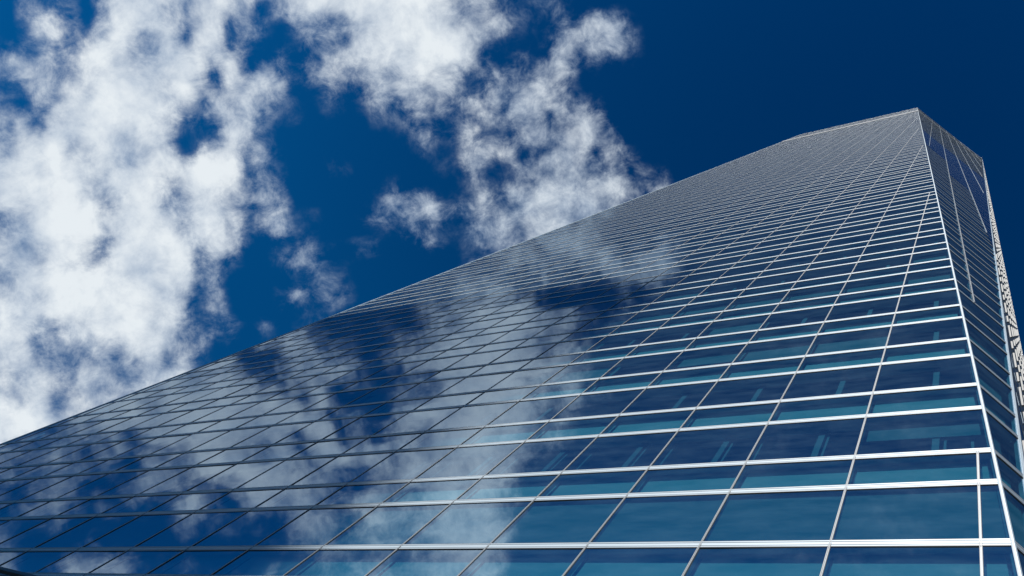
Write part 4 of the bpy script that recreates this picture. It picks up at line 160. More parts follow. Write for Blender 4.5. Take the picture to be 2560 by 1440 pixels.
    (3,3,3,3,3,3,3,2,2,2,2,2,2,2,2,2,2,2,2,2,2,1,1,1,1,2,2,2,2,2,2,2,2,2,2,2,2,2,2,2,2,2,2,2,3,2,2,2,2,2,2,2,1,1,1,1,1,1,1,1,1,2,2,2,2,2,2,2,2,2,2,2,2,2,2,2,3,3,3,3,3,3,3,3,3,3,3,3,3,3,3,2,2,2,2,2,1,1,1,1,0,1,1,1,1,2,2,2,3,3,3,3,3,3,3,3,3,3,2,2,2,2,2,2,2,2,2,2,2,2,2,2,2,2,2,2,2,2,2,2,2,2,2,2,2,2,2,2,2,2,2,2,2,1,1,1,1,1,0,0,0,0,0,0,0,0,0,0,0,0,0,0,0,0,0,0,0,0,0,0,0,0,0,0,0,0,0,0,0,0),
    (3,3,3,3,3,3,2,2,2,2,2,2,2,2,2,2,2,2,2,2,2,2,2,2,2,2,2,2,2,2,2,2,2,2,2,2,2,2,2,2,2,2,2,2,2,2,2,2,2,2,2,2,1,1,1,1,1,1,1,2,2,2,2,2,2,2,2,2,2,2,2,2,2,2,2,2,2,2,2,2,2,2,2,3,3,3,3,3,3,3,3,2,2,2,2,2,1,1,1,1,1,1,1,1,2,2,2,2,3,3,3,3,3,3,3,3,3,3,2,2,2,2,2,2,2,2,2,2,2,2,2,2,2,2,2,2,2,2,2,2,2,2,2,2,2,2,2,2,2,2,2,2,2,2,1,1,1,1,2,0,0,0,0,0,0,0,0,0,0,0,0,0,0,0,0,0,0,0,0,0,0,0,0,0,0,0,0,0,0,0),
    (3,3,3,3,2,2,2,2,2,2,2,2,2,2,2,2,2,2,2,2,2,2,2,2,2,2,2,2,2,2,2,2,2,2,2,2,2,2,2,2,2,2,2,2,2,2,2,2,2,2,2,2,2,1,1,1,1,1,2,2,2,2,2,2,2,2,3,3,3,3,2,2,2,2,2,2,2,2,2,2,2,2,2,2,2,2,2,3,3,3,2,2,2,2,2,2,2,1,1,1,1,1,1,2,2,2,2,2,3,3,3,3,3,3,3,3,3,3,2,2,2,2,2,2,2,2,2,2,2,2,2,2,2,2,2,2,2,2,2,2,2,2,2,2,2,2,2,2,2,2,2,2,2,2,1,1,1,1,2,0,0,0,0,0,0,0,0,0,0,0,0,0,0,0,0,0,0,0,0,0,0,0,0,0,0,0,0,0,0,0),
    (2,2,2,2,2,2,2,2,2,2,2,2,2,2,2,2,2,2,2,2,2,2,2,2,2,2,2,2,2,2,2,2,3,3,2,2,2,2,2,2,2,2,2,2,2,2,2,2,2,2,2,2,2,2,2,2,2,2,2,2,2,2,2,2,2,3,3,3,3,3,3,2,2,2,2,2,2,2,2,2,2,2,2,2,2,2,2,2,2,2,2,2,2,2,2,2,2,2,2,1,1,2,2,2,2,2,2,3,3,3,3,3,3,3,3,3,3,3,2,2,2,2,2,2,2,2,2,2,2,2,2,2,2,2,2,2,2,2,2,2,2,2,2,3,3,3,2,2,2,2,2,2,2,2,1,1,1,1,2,0,0,0,0,0,0,0,0,0,0,0,0,0,0,0,0,0,0,0,0,0,0,0,0,0,0,0,0,0,0,0),
    (2,2,2,2,2,2,2,2,2,2,2,2,2,2,2,2,2,2,2,2,3,3,3,3,3,3,3,3,3,3,3,3,3,3,3,3,2,2,2,2,2,2,2,2,2,2,2,2,2,2,2,2,2,2,2,2,2,2,2,2,2,2,2,3,3,3,3,3,3,3,3,2,2,2,2,2,2,2,2,2,2,2,2,2,2,2,2,2,2,2,2,2,2,2,2,2,2,2,2,2,2,2,2,2,2,2,3,3,3,3,3,3,3,3,3,3,3,3,2,2,2,2,2,2,2,2,2,2,2,2,2,2,2,2,2,2,2,2,2,2,2,3,3,3,3,3,2,2,2,2,2,2,2,2,2,1,1,2,2,0,0,0,0,0,0,0,0,0,0,0,0,0,0,0,0,0,0,0,0,0,0,0,0,0,0,0,0,0,0,0),
    (2,2,2,2,2,2,2,2,2,2,2,2,2,2,2,3,3,3,3,3,3,3,3,3,3,3,3,3,3,3,3,3,3,3,3,3,3,2,2,2,2,2,2,2,1,1,1,1,2,2,2,2,2,2,2,2,2,2,2,2,2,3,3,3,3,3,3,3,3,3,3,3,2,2,2,2,2,2,1,2,2,2,2,2,2,2,2,2,2,2,2,2,2,2,2,2,2,2,2,2,2,2,2,2,2,3,3,3,3,3,3,3,3,3,3,3,3,3,2,2,2,2,2,2,2,2,2,2,2,2,2,2,2,2,2,2,2,2,3,3,3,3,3,3,3,3,2,2,2,2,2,2,2,2,2,1,1,2,2,0,0,0,0,0,0,0,0,0,0,0,0,0,0,0,0,0,0,0,0,0,0,0,0,0,0,0,0,0,0,0),
    (1,1,2,2,2,2,2,2,2,2,2,2,2,3,3,3,3,3,3,3,3,3,3,3,3,3,3,3,3,3,3,3,3,3,3,3,3,3,2,2,2,2,2,1,1,1,1,1,1,2,2,2,2,2,2,2,2,2,2,3,3,3,3,3,3,3,3,3,3,3,3,3,2,2,2,2,2,1,1,1,1,1,2,2,2,2,2,2,2,2,2,2,2,2,2,2,2,2,2,2,2,2,2,3,3,3,3,3,3,3,3,3,3,3,3,3,3,2,2,2,2,2,2,2,2,2,2,2,2,2,2,2,2,2,3,3,3,3,3,3,3,3,3,3,3,3,3,2,2,2,2,2,2,2,2,1,1,2,2,0,0,0,0,0,0,0,0,0,0,0,0,0,0,0,0,0,0,0,0,0,0,0,0,0,0,0,0,0,0,0),
    (1,1,1,1,2,2,2,2,2,2,2,2,3,3,3,3,3,3,3,3,3,3,3,3,3,3,3,3,3,3,3,3,3,3,3,3,3,3,2,2,2,2,1,1,1,1,1,1,1,1,2,2,2,2,2,2,2,3,3,3,3,3,3,3,3,3,3,3,3,3,3,3,2,2,2,2,1,1,1,1,1,1,1,1,2,2,2,2,2,2,2,2,2,2,2,2,2,2,3,3,3,3,3,3,3,3,3,3,3,3,3,3,3,3,3,3,3,2,2,2,2,2,2,2,2,2,2,2,2,2,2,2,2,3,3,3,3,3,3,3,3,3,3,3,3,3,3,2,2,2,2,2,2,2,2,2,1,2,2,0,0,0,0,0,0,0,0,0,0,0,0,0,0,0,0,0,0,0,0,0,0,0,0,0,0,0,0,0,0,0),
    (1,1,1,1,1,2,2,2,2,2,2,3,3,3,3,3,3,3,3,3,4,4,4,4,4,4,4,4,4,4,4,4,4,4,4,3,3,3,2,2,2,2,1,1,1,1,1,1,1,1,2,2,2,2,2,3,3,3,3,3,3,3,3,3,3,4,4,4,3,3,3,3,2,2,2,2,1,1,1,1,1,1,1,1,1,1,2,2,2,2,2,2,2,2,2,2,3,3,3,3,3,3,3,3,3,3,3,3,3,3,3,3,3,3,3,3,3,2,2,2,2,2,2,2,2,2,2,2,2,2,2,3,3,3,3,3,3,3,3,3,3,3,3,3,3,3,3,3,2,2,2,2,2,2,2,2,2,2,2,0,0,0,0,0,0,0,0,0,0,0,0,0,0,0,0,0,0,0,0,0,0,0,0,0,0,0,0,0,0,0),
)


def node(nt, kind, **kw):
    n = nt.nodes.new(kind)
    for k, v in kw.items():
        setattr(n, k, v)
    return n


def math_node(nt, op, a, b=None, c=None, clamp=False):
    n = nt.nodes.new('ShaderNodeMath')
    n.operation = op
    n.use_clamp = clamp
    for i, v in enumerate((a, b, c)):
        if v is None:
            continue
        if hasattr(v, 'is_linked') or hasattr(v, 'links'):
            nt.links.new(v, n.inputs[i])
        else:
            n.inputs[i].default_value = v
    return n.outputs[0]


def curve_node(nt, values, fac):
    n = nt.nodes.new('ShaderNodeFloatCurve')
    cm = n.mapping
    c = cm.curves[0]
    N = len(values)
    pts = [(i / (N - 1), float(v)) for i, v in enumerate(values)]
    c.points[0].location = pts[0]
    c.points[1].location = pts[-1]
    for q in pts[1:-1]:
        c.points.new(*q)
    for q in c.points:
        q.handle_type = 'VECTOR'
    cm.update()
    nt.links.new(fac, n.inputs['Value'])
    return n.outputs[0]


def build_world():
    w = bpy.data.worlds.new('World')
    scene.world = w
    w.use_nodes = True
    nt = w.node_tree
    nt.nodes.clear()
    L = nt.links.new
    out = node(nt, 'ShaderNodeOutputWorld')
    bg = node(nt, 'ShaderNodeBackground')
    bg.inputs['Strength'].default_value = SKY_STRENGTH
    L(bg.outputs[0], out.inputs[0])
    sky = node(nt, 'ShaderNodeTexSky', sky_type='NISHITA')
    sky.sun_disc = False
    sky.sun_elevation = SUN_EL
    sky.sun_rotation = math.atan2(to_sun.x, to_sun.y)
    sky.altitude = 700
    sky.air_density = 1.0
    sky.dust_density = 0.3
    sky.ozone_density = 2.5
    tint = node(nt, 'ShaderNodeMix', data_type='RGBA', blend_type='MULTIPLY')
    tint.inputs['Factor'].default_value = 1.0
    L(sky.outputs[0], tint.inputs['A'])
    tc = node(nt, 'ShaderNodeTexCoord')
    sp = node(nt, 'ShaderNodeSeparateXYZ')
    L(tc.outputs['Generated'], sp.inputs[0])
    z = math_node(nt, 'MAXIMUM', sp.outputs[2], 0.06)
    u = math_node(nt, 'DIVIDE', sp.outputs[0], z)
    v = math_node(nt, 'DIVIDE', sp.outputs[1], z)
    cb = node(nt, 'ShaderNodeCombineXYZ')
    L(u, cb.inputs[0]); L(v, cb.inputs[1])

    def noise(vec, scale, detail, rough, dist=0.0, seed=(0, 0, 0), col=False):
        mp = node(nt, 'ShaderNodeMapping')
        mp.inputs['Location'].default_value = seed
        L(vec, mp.inputs[0])
        n = node(nt, 'ShaderNodeTexNoise')
        n.inputs['Scale'].default_value = scale
        n.inputs['Detail'].default_value = detail
        n.inputs['Roughness'].default_value = rough
        n.inputs['Distortion'].default_value = dist
        L(mp.outputs[0], n.inputs['Vector'])
        return n.outputs['Color' if col else 'Fac']

    # ragged edges: bend the look-up position a little
    wn = noise(cb.outputs[0], 26, 6, 0.6, seed=(3.1, 1.7, 0), col=True)
    sub = node(nt, 'ShaderNodeVectorMath', operation='SUBTRACT')
    L(wn, sub.inputs[0]); sub.inputs[1].default_value = (0.5, 0.5, 0.5)
    scl = node(nt, 'ShaderNodeVectorMath', operation='SCALE')
    L(sub.outputs[0], scl.inputs[0]); scl.inputs['Scale'].default_value = 0.014
    add = node(nt, 'ShaderNodeVectorMath', operation='ADD')
    L(cb.outputs[0], add.inputs[0]); L(scl.outputs[0], add.inputs[1])
    s2 = node(nt, 'ShaderNodeSeparateXYZ')
    L(add.outputs[0], s2.inputs[0])
    un = math_node(nt, 'MULTIPLY_ADD', s2.outputs[0], 1 / (CU1 - CU0), -CU0 / (CU1 - CU0), clamp=True)
    vn = math_node(nt, 'MULTIPLY_ADD', s2.outputs[1], 1 / (CV1 - CV0), -CV0 / (CV1 - CV0), clamp=True)
    G = (np.array(COVER, float) / 36.0) ** 0.9
    mean = float(G.mean())
    A, sv, B = np.linalg.svd(G - mean, full_matrices=False)
    acc = None
    for k in range(CLOUD_RANK):
        a = A[:, k] * math.sqrt(sv[k]); b = B[k] * math.sqrt(sv[k])
        prs = []
        for arr, fac in ((a, vn), (b, un)):
            lo, hi = float(arr.min()), float(arr.max())
            o = curve_node(nt, (arr - lo) / (hi - lo), fac)
            prs.append(math_node(nt, 'MULTIPLY_ADD', o, hi - lo, lo))
        acc = math_node(nt, 'MULTIPLY_ADD', prs[0], prs[1], mean if acc is None else acc)
    # wispy detail
    mpw = node(nt, 'ShaderNodeMapping')
    mpw.inputs['Rotation'].default_value = (0, 0, math.radians(CLOUD_ROT))
    mpw.inputs['Scale'].default_value = (1.0, 1.0, 1.0)
    L(tc.outputs['Generated'], mpw.inputs[0])
    n1 = noise(mpw.outputs[0], 13, 12, 0.64, 0.3, seed=(7.3, 2.2, 0))
    n2 = noise(cb.outputs[0], 6, 4, 0.55, 0.2, seed=(1.3, 9.2, 0))
    n3 = noise(tc.outputs['Generated'], 42, 9, 0.66, 0.3, seed=(4.7, 8.1, 2.0))
    nsum = math_node(nt, 'MULTIPLY_ADD', n3, 0.95, math_node(nt, 'MULTIPLY', n1, 1.0))
    nn = math_node(nt, 'MULTIPLY_ADD', nsum, CLOUD_AMP, -0.975 * CLOUD_AMP)
    # strongest at half cover, little in the thick of a cloud, none in the open blue
    env0 = math_node(nt, 'MULTIPLY_ADD', acc, 2.6, 0.05, clamp=True)
    env = math_node(nt, 'MULTIPLY', env0, math_node(nt, 'MULTIPLY_ADD', acc, -0.75, 1.1))
    dn = math_node(nt, 'MULTIPLY', nn, env)
    dens = math_node(nt, 'ADD', dn, acc)
    mr = node(nt, 'ShaderNodeMapRange', interpolation_type='SMOOTHSTEP')
    L(dens, mr.inputs['Value'])
    mr.inputs['From Min'].default_value = CLOUD_LO
    mr.inputs['From Max'].default_value = CLOUD_HI
    alpha = math_node(nt, 'MULTIPLY', mr.outputs[0], 0.96)
    # cloud body: bright tops, greyer where the second noise is low
    ramp = node(nt, 'ShaderNodeValToRGB')
    ramp.color_ramp.elements[0].position = 0.46
    ramp.color_ramp.elements[0].color = (*CLOUD_DARK, 1)
    ramp.color_ramp.elements[1].position = 0.88
    ramp.color_ramp.elements[1].color = (*CLOUD_LIGHT, 1)
    nb = math_node(nt, 'MULTIPLY_ADD', n1, 0.35, 0.0)
    nb2 = math_node(nt, 'MULTIPLY_ADD', n2, 0.55, nb)
    nb3 = math_node(nt, 'MULTIPLY_ADD', dens, 0.35, nb2)
    L(nb3, ramp.inputs[0])
    cl = node(nt, 'ShaderNodeVectorMath', operation='SCALE')
    L(ramp.outputs[0], cl.inputs[0]); cl.inputs['Scale'].default_value = 1.0 / SKY_STRENGTH
    # clear polarised air, deeper towards the zenith
    zr = node(nt, 'ShaderNodeMapRange')
    L(sp.outputs[2], zr.inputs['Value'])
    zr.inputs['From Min'].default_value = 0.74
    zr.inputs['From Max'].default_value = 1.0
    tm = node(nt, 'ShaderNodeMix', data_type='RGBA')
    L(zr.outputs[0], tm.inputs['Factor'])
    tm.inputs['A'].default_value = SKY_TINT
    tm.inputs['B'].default_value = ZENITH_TINT
    L(tm.outputs['Result'], tint.inputs['B'])
    mix = node(nt, 'ShaderNodeMix', data_type='RGBA')
    L(alpha, mix.inputs['Factor'])
    L(tint.outputs['Result'], mix.inputs['A'])
    L(cl.outputs[0], mix.inputs['B'])
    L(mix.outputs['Result'], bg.inputs['Color'])
    try:
        w.cycles.sampling_method = 'MANUAL'; w.cycles.sample_map_resolution = 512
    except Exception:
        pass


SKY_STRENGTH = 0.054
SKY_TINT = (0.008, 0.46, 0.80, 1)
ZENITH_TINT = (0.002, 0.235, 0.49, 1)
CLOUD_RANK = 40
CLOUD_AMP = 2.0
CLOUD_LO, CLOUD_HI = 0.05, 1.09
CLOUD_ROT = 20
CLOUD_DARK = (0.122, 0.187, 0.287)
CLOUD_LIGHT = (0.445, 0.475, 0.495)
build_world()

# ------------------------------------------------------------ materials
def material(name):
    m = bpy.data.materials.new(name)
    m.use_nodes = True
    nt = m.node_tree
    nt.nodes.clear()
    out = nt.nodes.new('ShaderNodeOutputMaterial')
    return m, nt, out


def principled(name, col, rough, metallic=0.0, noise_scale=0.0, noise_amt=0.0, bump=0.0):
    m, nt, out = material(name)
    b = nt.nodes.new('ShaderNodeBsdfPrincipled')
    b.inputs['Base Color'].default_value = (*col, 1)
    b.inputs['Roughness'].default_value = rough
    b.inputs['Metallic'].default_value = metallic
    if noise_scale:
        tc = nt.nodes.new('ShaderNodeTexCoord')
        n = nt.nodes.new('ShaderNodeTexNoise')
        n.inputs['Scale'].default_value = noise_scale
        n.inputs['Detail'].default_value = 6
        nt.links.new(tc.outputs['Object'], n.inputs['Vector'])
        r = nt.nodes.new('ShaderNodeMapRange')
        r.inputs['To Min'].default_value = 1 - noise_amt
        r.inputs['To Max'].default_value = 1 + noise_amt
        nt.links.new(n.outputs['Fac'], r.inputs['Value'])
        mx = nt.nodes.new('ShaderNodeVectorMath')
        mx.operation = 'SCALE'
        mx.inputs[0].default_value = col
        nt.links.new(r.outputs[0], mx.inputs['Scale'])
        nt.links.new(mx.outputs[0], b.inputs['Base Color'])
        if bump:
            bp = nt.nodes.new('ShaderNodeBump')
            bp.inputs['Strength'].default_value = bump
            nt.links.new(n.outputs['Fac'], bp.inputs['Height'])
            nt.links.new(bp.outputs[0], b.inputs['Normal'])
    nt.links.new(b.outputs[0], out.inputs[0])
    return m


def glass_material(name, tint, ior, dust=0.05, wave=0.004):
    """Coated curtain-wall glass: tinted see-through body, mirror-like coat, a film of dust."""
    m, nt, out = material(name)
    L = nt.links.new
    tr = nt.nodes.new('ShaderNodeBsdfTransparent')
    tr.inputs[0].default_value = (*tint, 1)
    gl = nt.nodes.new('ShaderNodeBsdfGlossy')
    gl.inputs['Roughness'].default_value = 0.0
    gl.inputs['Color'].default_value = (0.66, 0.81, 0.98, 1)
    fr = nt.nodes.new('ShaderNodeFresnel')
    # same reflectance from either side of the sheet
    ge = nt.nodes.new('ShaderNodeNewGeometry')
    io = nt.nodes.new('ShaderNodeMapRange')
    io.inputs['To Min'].default_value = ior
    io.inputs['To Max'].default_value = 1.0 / ior
    L(ge.outputs['Backfacing'], io.inputs['Value'])
    L(io.outputs[0], fr.inputs['IOR'])
    tc = nt.nodes.new('ShaderNodeTexCoord')
    # very slight roller-wave and pillowing of the panes
    n = nt.nodes.new('ShaderNodeTexNoise')
    n.inputs['Scale'].default_value = 0.45
    n.inputs['Detail'].default_value = 2
    L(tc.outputs['Object'], n.inputs['Vector'])
    bp = nt.nodes.new('ShaderNodeBump')
    bp.inputs['Strength'].default_value = 1.0
    bp.inputs['Distance'].default_value = wave
    L(n.outputs['Fac'], bp.inputs['Height'])
    L(bp.outputs[0], gl.inputs['Normal'])
    mix = nt.nodes.new('ShaderNodeMixShader')
    L(fr.outputs[0], mix.inputs[0]); L(tr.outputs[0], mix.inputs[1]); L(gl.outputs[0], mix.inputs[2])
    df = nt.nodes.new('ShaderNodeBsdfDiffuse')
    df.inputs['Color'].default_value = (0.26, 0.46, 0.60, 1)
    mp = nt.nodes.new('ShaderNodeMapping')
    mp.inputs['Scale'].default_value = (1.0, 1.0, 3.0)
    L(tc.outputs['Object'], mp.inputs[0])
    dn = nt.nodes.new('ShaderNodeTexNoise')
    dn.inputs['Scale'].default_value = 0.9
    dn.inputs['Detail'].default_value = 8
    dn.inputs['Roughness'].default_value = 0.65
    L(mp.outputs[0], dn.inputs['Vector'])
    dr = nt.nodes.new('ShaderNodeMapRange')
    dr.inputs['From Min'].default_value = 0.35
    dr.inputs['From Max'].default_value = 0.75
    dr.inputs['To Min'].default_value = dust * 0.3
    dr.inputs['To Max'].default_value = dust * 1.8
    L(dn.outputs['Fac'], dr.inputs['Value'])
    m2 = nt.nodes.new('ShaderNodeMixShader')
    L(dr.outputs[0], m2.inputs[0]); L(mix.outputs[0], m2.inputs[1]); L(df.outputs[0], m2.inputs[2])
    L(m2.outputs[0], out.inputs[0])
    return m


M_GLASS = glass_material('curtain_wall_glass', (0.29, 0.67, 0.76), 7.0, dust=0.024)
M_NAVY = glass_material('dark_flush_glass', (0.02, 0.07, 0.10), 2.0, dust=0.012)
M_METAL = principled('anodised_aluminium', (0.27, 0.315, 0.345), 0.45, 0.10, 1.3, 0.06)
M_GREY = principled('grey_anodised_aluminium', (0.165, 0.195, 0.22), 0.45, 0.2, 1.3, 0.06)  # same aluminium, colour darkened so facets past the corner read less lit
M_FIN = principled('fin_cream_paint', (0.11, 0.107, 0.095), 0.6, 0, 1.3, 0.06)
M_FRAME = principled('mullion_aluminium', (0.20, 0.21, 0.215), 0.45, 0.10, 1.3, 0.06)
M_SPAN = principled('spandrel_back_panel', (0.225, 0.32, 0.30), 0.7, 0, 0.7, 0.14)
M_BLIND = principled('grey_blind_fabric', (0.10, 0.16, 0.16), 0.9, 0, 2.0, 0.10)
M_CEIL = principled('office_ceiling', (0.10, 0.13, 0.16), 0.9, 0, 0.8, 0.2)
M_CORE = principled('core_wall', (0.03, 0.04, 0.06), 0.9, 0, 0.4, 0.3)
M_COL = principled('inner_post_paint', (0.075, 0.10, 0.11), 0.6, 0, 1.0, 0.08)
M_DARK = principled('dark_steel', (0.012, 0.013, 0.015), 0.5, 0.3, 3.0, 0.2)
M_LOUVRE = principled('plant_louvre', (0.05, 0.055, 0.06), 0.6, 0.2, 2.0, 0.2)
M_PAVE = principled('plaza_paving', (0.09, 0.088, 0.082), 0.85, 0, 0.25, 0.18)


# ------------------------------------------------------------ mesh helpers
class Geo:
    def __init__(self):
        self.v = []; self.f = []

    def poly(self, pts):
        n = len(self.v)
        self.v += [tuple(q) for q in pts]
        self.f.append(tuple(range(n, n + len(pts))))

    def prism(self, ringa, ringb):
        n = len(self.v); k = len(ringa)
        self.v += [tuple(q) for q in ringa] + [tuple(q) for q in ringb]
        for i in range(k):
            j = (i + 1) % k
            self.f.append((n + i, n + j, n + k + j, n + k + i))
        self.f.append(tuple(range(n + k - 1, n - 1, -1)))
        self.f.append(tuple(range(n + k, n + 2 * k)))

    def box(self, c, x, y, z):
        """c corner, x y z edge vectors"""
        self.prism([c, c + x, c + x + y, c + y], [c + z, c + x + z, c + x + y + z, c + y + z])

    def add(self, o):
        n = len(self.v)
        self.v += o.v
        self.f += [tuple(i + n for i in f) for f in o.f]


def link_mesh(name, g, mat, parent=None, flat=False):
    me = bpy.data.meshes.new(name)
    me.from_pydata(g.v, [], g.f)
    me.validate()
    if not flat:                       # closed shapes: make their faces look outward
        bm = bmesh.new(); bm.from_mesh(me)
        bmesh.ops.recalc_face_normals(bm, faces=bm.faces)
        bm.to_mesh(me); bm.free()
    me.materials.append(mat)
    o = bpy.data.objects.new(name, me)
    scene.collection.objects.link(o)
    if parent:
        o.parent = parent
    return o


def thing(name, label, cat, group=None):
    o = bpy.data.objects.new(name, None)
    scene.collection.objects.link(o)
    o['label'] = label; o['category'] = cat
    if group:
        o['group'] = group
    return o


FPX = 2183.09 * 1024 / 2560


def screen_area(g):
    """area in pixels of a piece's outline box, clipped to the frame: only used to choose which
    pieces are kept as single parts"""
    xs = []; ys = []
    for q in g.v:
        d = Vector(q) - Vector((0, 0, EYE))
        zc = d.dot(FWD)
        if zc < 0.3:
            return 0.0
        xs.append(512 + FPX * d.dot(RIGHT) / zc); ys.append(288 + FPX * d.dot(DOWN) / zc)
    w = min(max(xs), 1024) - max(min(xs), 0); h = min(max(ys), 576) - max(min(ys), 0)
    return w * h if w > 0 and h > 0 else 0.0


PARTS = {}
SHEETS = ('window_pane', 'spandrel_pane', 'spandrel_panel', 'blind', 'flush_pane')


def part(name, mat, g, rank=None):
    PARTS.setdefault((name, mat.name), []).append((screen_area(g) if rank is None else rank, g))


def flush_parts(parent):
    kinds = {}
    for (name, mn), lst in PARTS.items():
        kinds.setdefault(name, []).extend((a, i, g, mn) for i, (a, g) in enumerate(lst))
    for name, lst in kinds.items():
        lst.sort(key=lambda t: -t[0])
        rest = []
        for i, (a, _, g, mn) in enumerate(lst):
            if i < 100 and a > 1.0:
                link_mesh(name, g, bpy.data.materials[mn], parent, flat=name in SHEETS)
            else:
                rest.append((g, mn))
        if rest:
            names = sorted({mn for _, mn in rest})
            g = Geo(); idx = []
            for h, mn in rest:
                g.add(h); idx += [names.index(mn)] * len(h.f)
            o = link_mesh(name, g, bpy.data.materials[names[0]], parent, flat=name in SHEETS)
            for mn in names[1:]:
                o.data.materials.append(bpy.data.materials[mn])
            if len(o.data.polygons) == len(idx):
                o.data.polygons.foreach_set('material_index', idx)
            o['kind'] = 'stuff'
    PARTS.clear()


# ------------------------------------------------------------ the tower's geometry (in units of S, heights from the lens)
X0, WA = -0.12228, 0.31652
Z0, Z1, Z2, SP, VI = 1.99215, 2.31291, 2.52310, 0.23014, 0.34691
EA, EB = 0.0347, -0.0477          # slanted corner: x = EA + EB z on the main facade
XL = -6.5758
ZT = 40.30
PHI, S0, S1 = 0.9197, -0.1073, 0.0841
WB, OB = 0.3490, -0.0335
YF = 3.56                          # depth of the side facade

LV = [(Z0, 'tall'), (Z1, 'spandrel'), (Z2, 'vision')]
z = Z2; k = 0
while z + VI + SP < ZT - 0.25:
    z += VI; LV.append((z, 'spandrel')); z += SP; LV.append((z, 'vision')); 
LV.append((z + VI, 'crown')); LV.append((ZT, None))
low = []
z = Z0; kinds = ['spandrel', 'vision']; hs = [0.2, VI, SP, VI, SP, VI]
for i, h in enumerate(hs):
    z -= h; low.append((z, kinds[i % 2]))
low.append((-EYE / S, 'vision'))
LV = low[::-1] + LV
CROWN_GAP = 35.55                  # dark slot under the roof

hB = np.array([math.cos(PHI), math.sin(PHI), 0.0])
uB = np.array([EB, 0, 1.0]); cB = float(uB @ hB); uB = uB - hB * cB
nB = np.cross(hB, uB); nB /= np.linalg.norm(nB)          # outward
if nB[1] > 0:
    nB = -nB
apex_z = -S0 / S1


def W(p):
    return Vector((p[0] * S, p[1] * S, p[2] * S + EYE))


class Facet:
    def __init__(self, org, h, u, n, left, right, mull, thrL, thrR, zmin=-EYE / S, zmax=ZT):
        self.org, self.h, self.u, self.n = (np.array(a, float) for a in (org, h, u, n))
        self.left, self.right, self.mull = left, right, sorted(mull)
        self.thrL, self.thrR, self.zmin, self.zmax = thrL, thrR, zmin, zmax

    def P(self, s, z, out=0.0):
        """out in metres from the glass plane"""
        return W(self.org + self.h * s + self.u * z + self.n * (out / S))

    def active(self, m, z):
        return z >= self.zmin - 1e-6 and m - self.left(z) > self.thrL and self.right(z) - m > self.thrR


def clip(poly, left, right):
    def half(poly, g):
        out = []
        for i in range(len(poly)):
            a, b = poly[i], poly[(i + 1) % len(poly)]
            ga, gb = g(a), g(b)
            if ga >= 0:
                out.append(a)
            if (ga >= 0) != (gb >= 0):
                t = ga / (ga - gb)
                out.append((a[0] + (b[0] - a[0]) * t, a[1] + (b[1] - a[1]) * t))
        return out
    poly = half(poly, lambda q: q[0] - left(q[1]))
    if len(poly) > 2:
        poly = half(poly, lambda q: right(q[1]) - q[0])
    return poly if len(poly) > 2 else []


FA = Facet((0, 1, 0), (1, 0, 0), (0, 0, 1), (0, -1, 0), lambda z: XL, lambda z: EA + EB * z,
           [X0 - WA * i for i in range(21)], 0.03, 0.036)
FB = Facet((EA, 1, 0), hB, uB, nB, lambda z: cB * z, lambda z: cB * z + S0 + S1 * z,
           [OB + WB * i for i in range(-4, 9)], 0.09, 0.06, zmin=apex_z)
E2a = np.array([EA + EB * apex_z, 1.0])
e2 = lambda z: np.array([EA + EB * z, 1.0]) + (S0 + S1 * z) * hB[:2]
dC = e2(apex_z + 1) - e2(apex_z); kC = float(np.linalg.norm(dC)); dC /= kC
DL = (YF - 1.0) / dC[1]
FC = Facet((E2a[0], E2a[1], 0), (dC[0], dC[1], 0), (0, 0, 1), (dC[1], -dC[0], 0),
           lambda z: max(0.0, kC * (z - apex_z)), lambda z: DL,
           [WA * (i + 0.6) for i in range(8)], 0.05, 0.05)
CX = E2a[0] + dC[0] * DL
FD = Facet((XL, YF, 0), (0, -1, 0), (0, 0, 1), (-1, 0, 0), lambda z: 0.0, lambda z: YF - 1.0,
           [WA * i for i in range(1, 8)], 0.05, 0.05)
FE = Facet((CX, YF, 0), (-1, 0, 0), (0, 0, 1), (0, 1, 0), lambda z: 0.0, lambda z: CX - XL,
           [WA * i for i in range(1, 21)], 0.05, 0.05)

rnd = random.Random(11)
# cross-section of a transom: (out, up) in metres, three lips leaning outward with two grooves
PROF = [(-0.14, -0.086), (0.000, -0.094), (0.002, -0.064), (-0.034, -0.062), (-0.034, -0.044),
        (0.001, -0.042), (0.004, 0.042), (-0.032, 0.044), (-0.032, 0.062), (0.004, 0.064),
        (0.007, 0.094), (-0.14, 0.094)]
HALF = 0.075 / S


def sheet(F, cell, out):
    pts = [F.P(s, z, out) for s, z in cell]
    nrm = (pts[1] - pts[0]).cross(pts[2] - pts[1])
    if nrm.dot(Vector(F.n)) < 0:
        pts.reverse()
    if out > -0.05:                     # no pane sits perfectly true in its gasket
        c = sum(pts, Vector()) / len(pts)
        nv, hv, uv = Vector(F.n), Vector(F.h), Vector(F.u).normalized()
        ta, tb = rnd.gauss(0, 0.0020 if out < 0 else 0.0003), rnd.gauss(0, 0.0020 if out < 0 else 0.0003)
        pts = [q + nv * ((q - c).dot(hv) * ta + (q - c).dot(uv) * tb) for q in pts]
    g = Geo(); g.poly(pts)
    return g


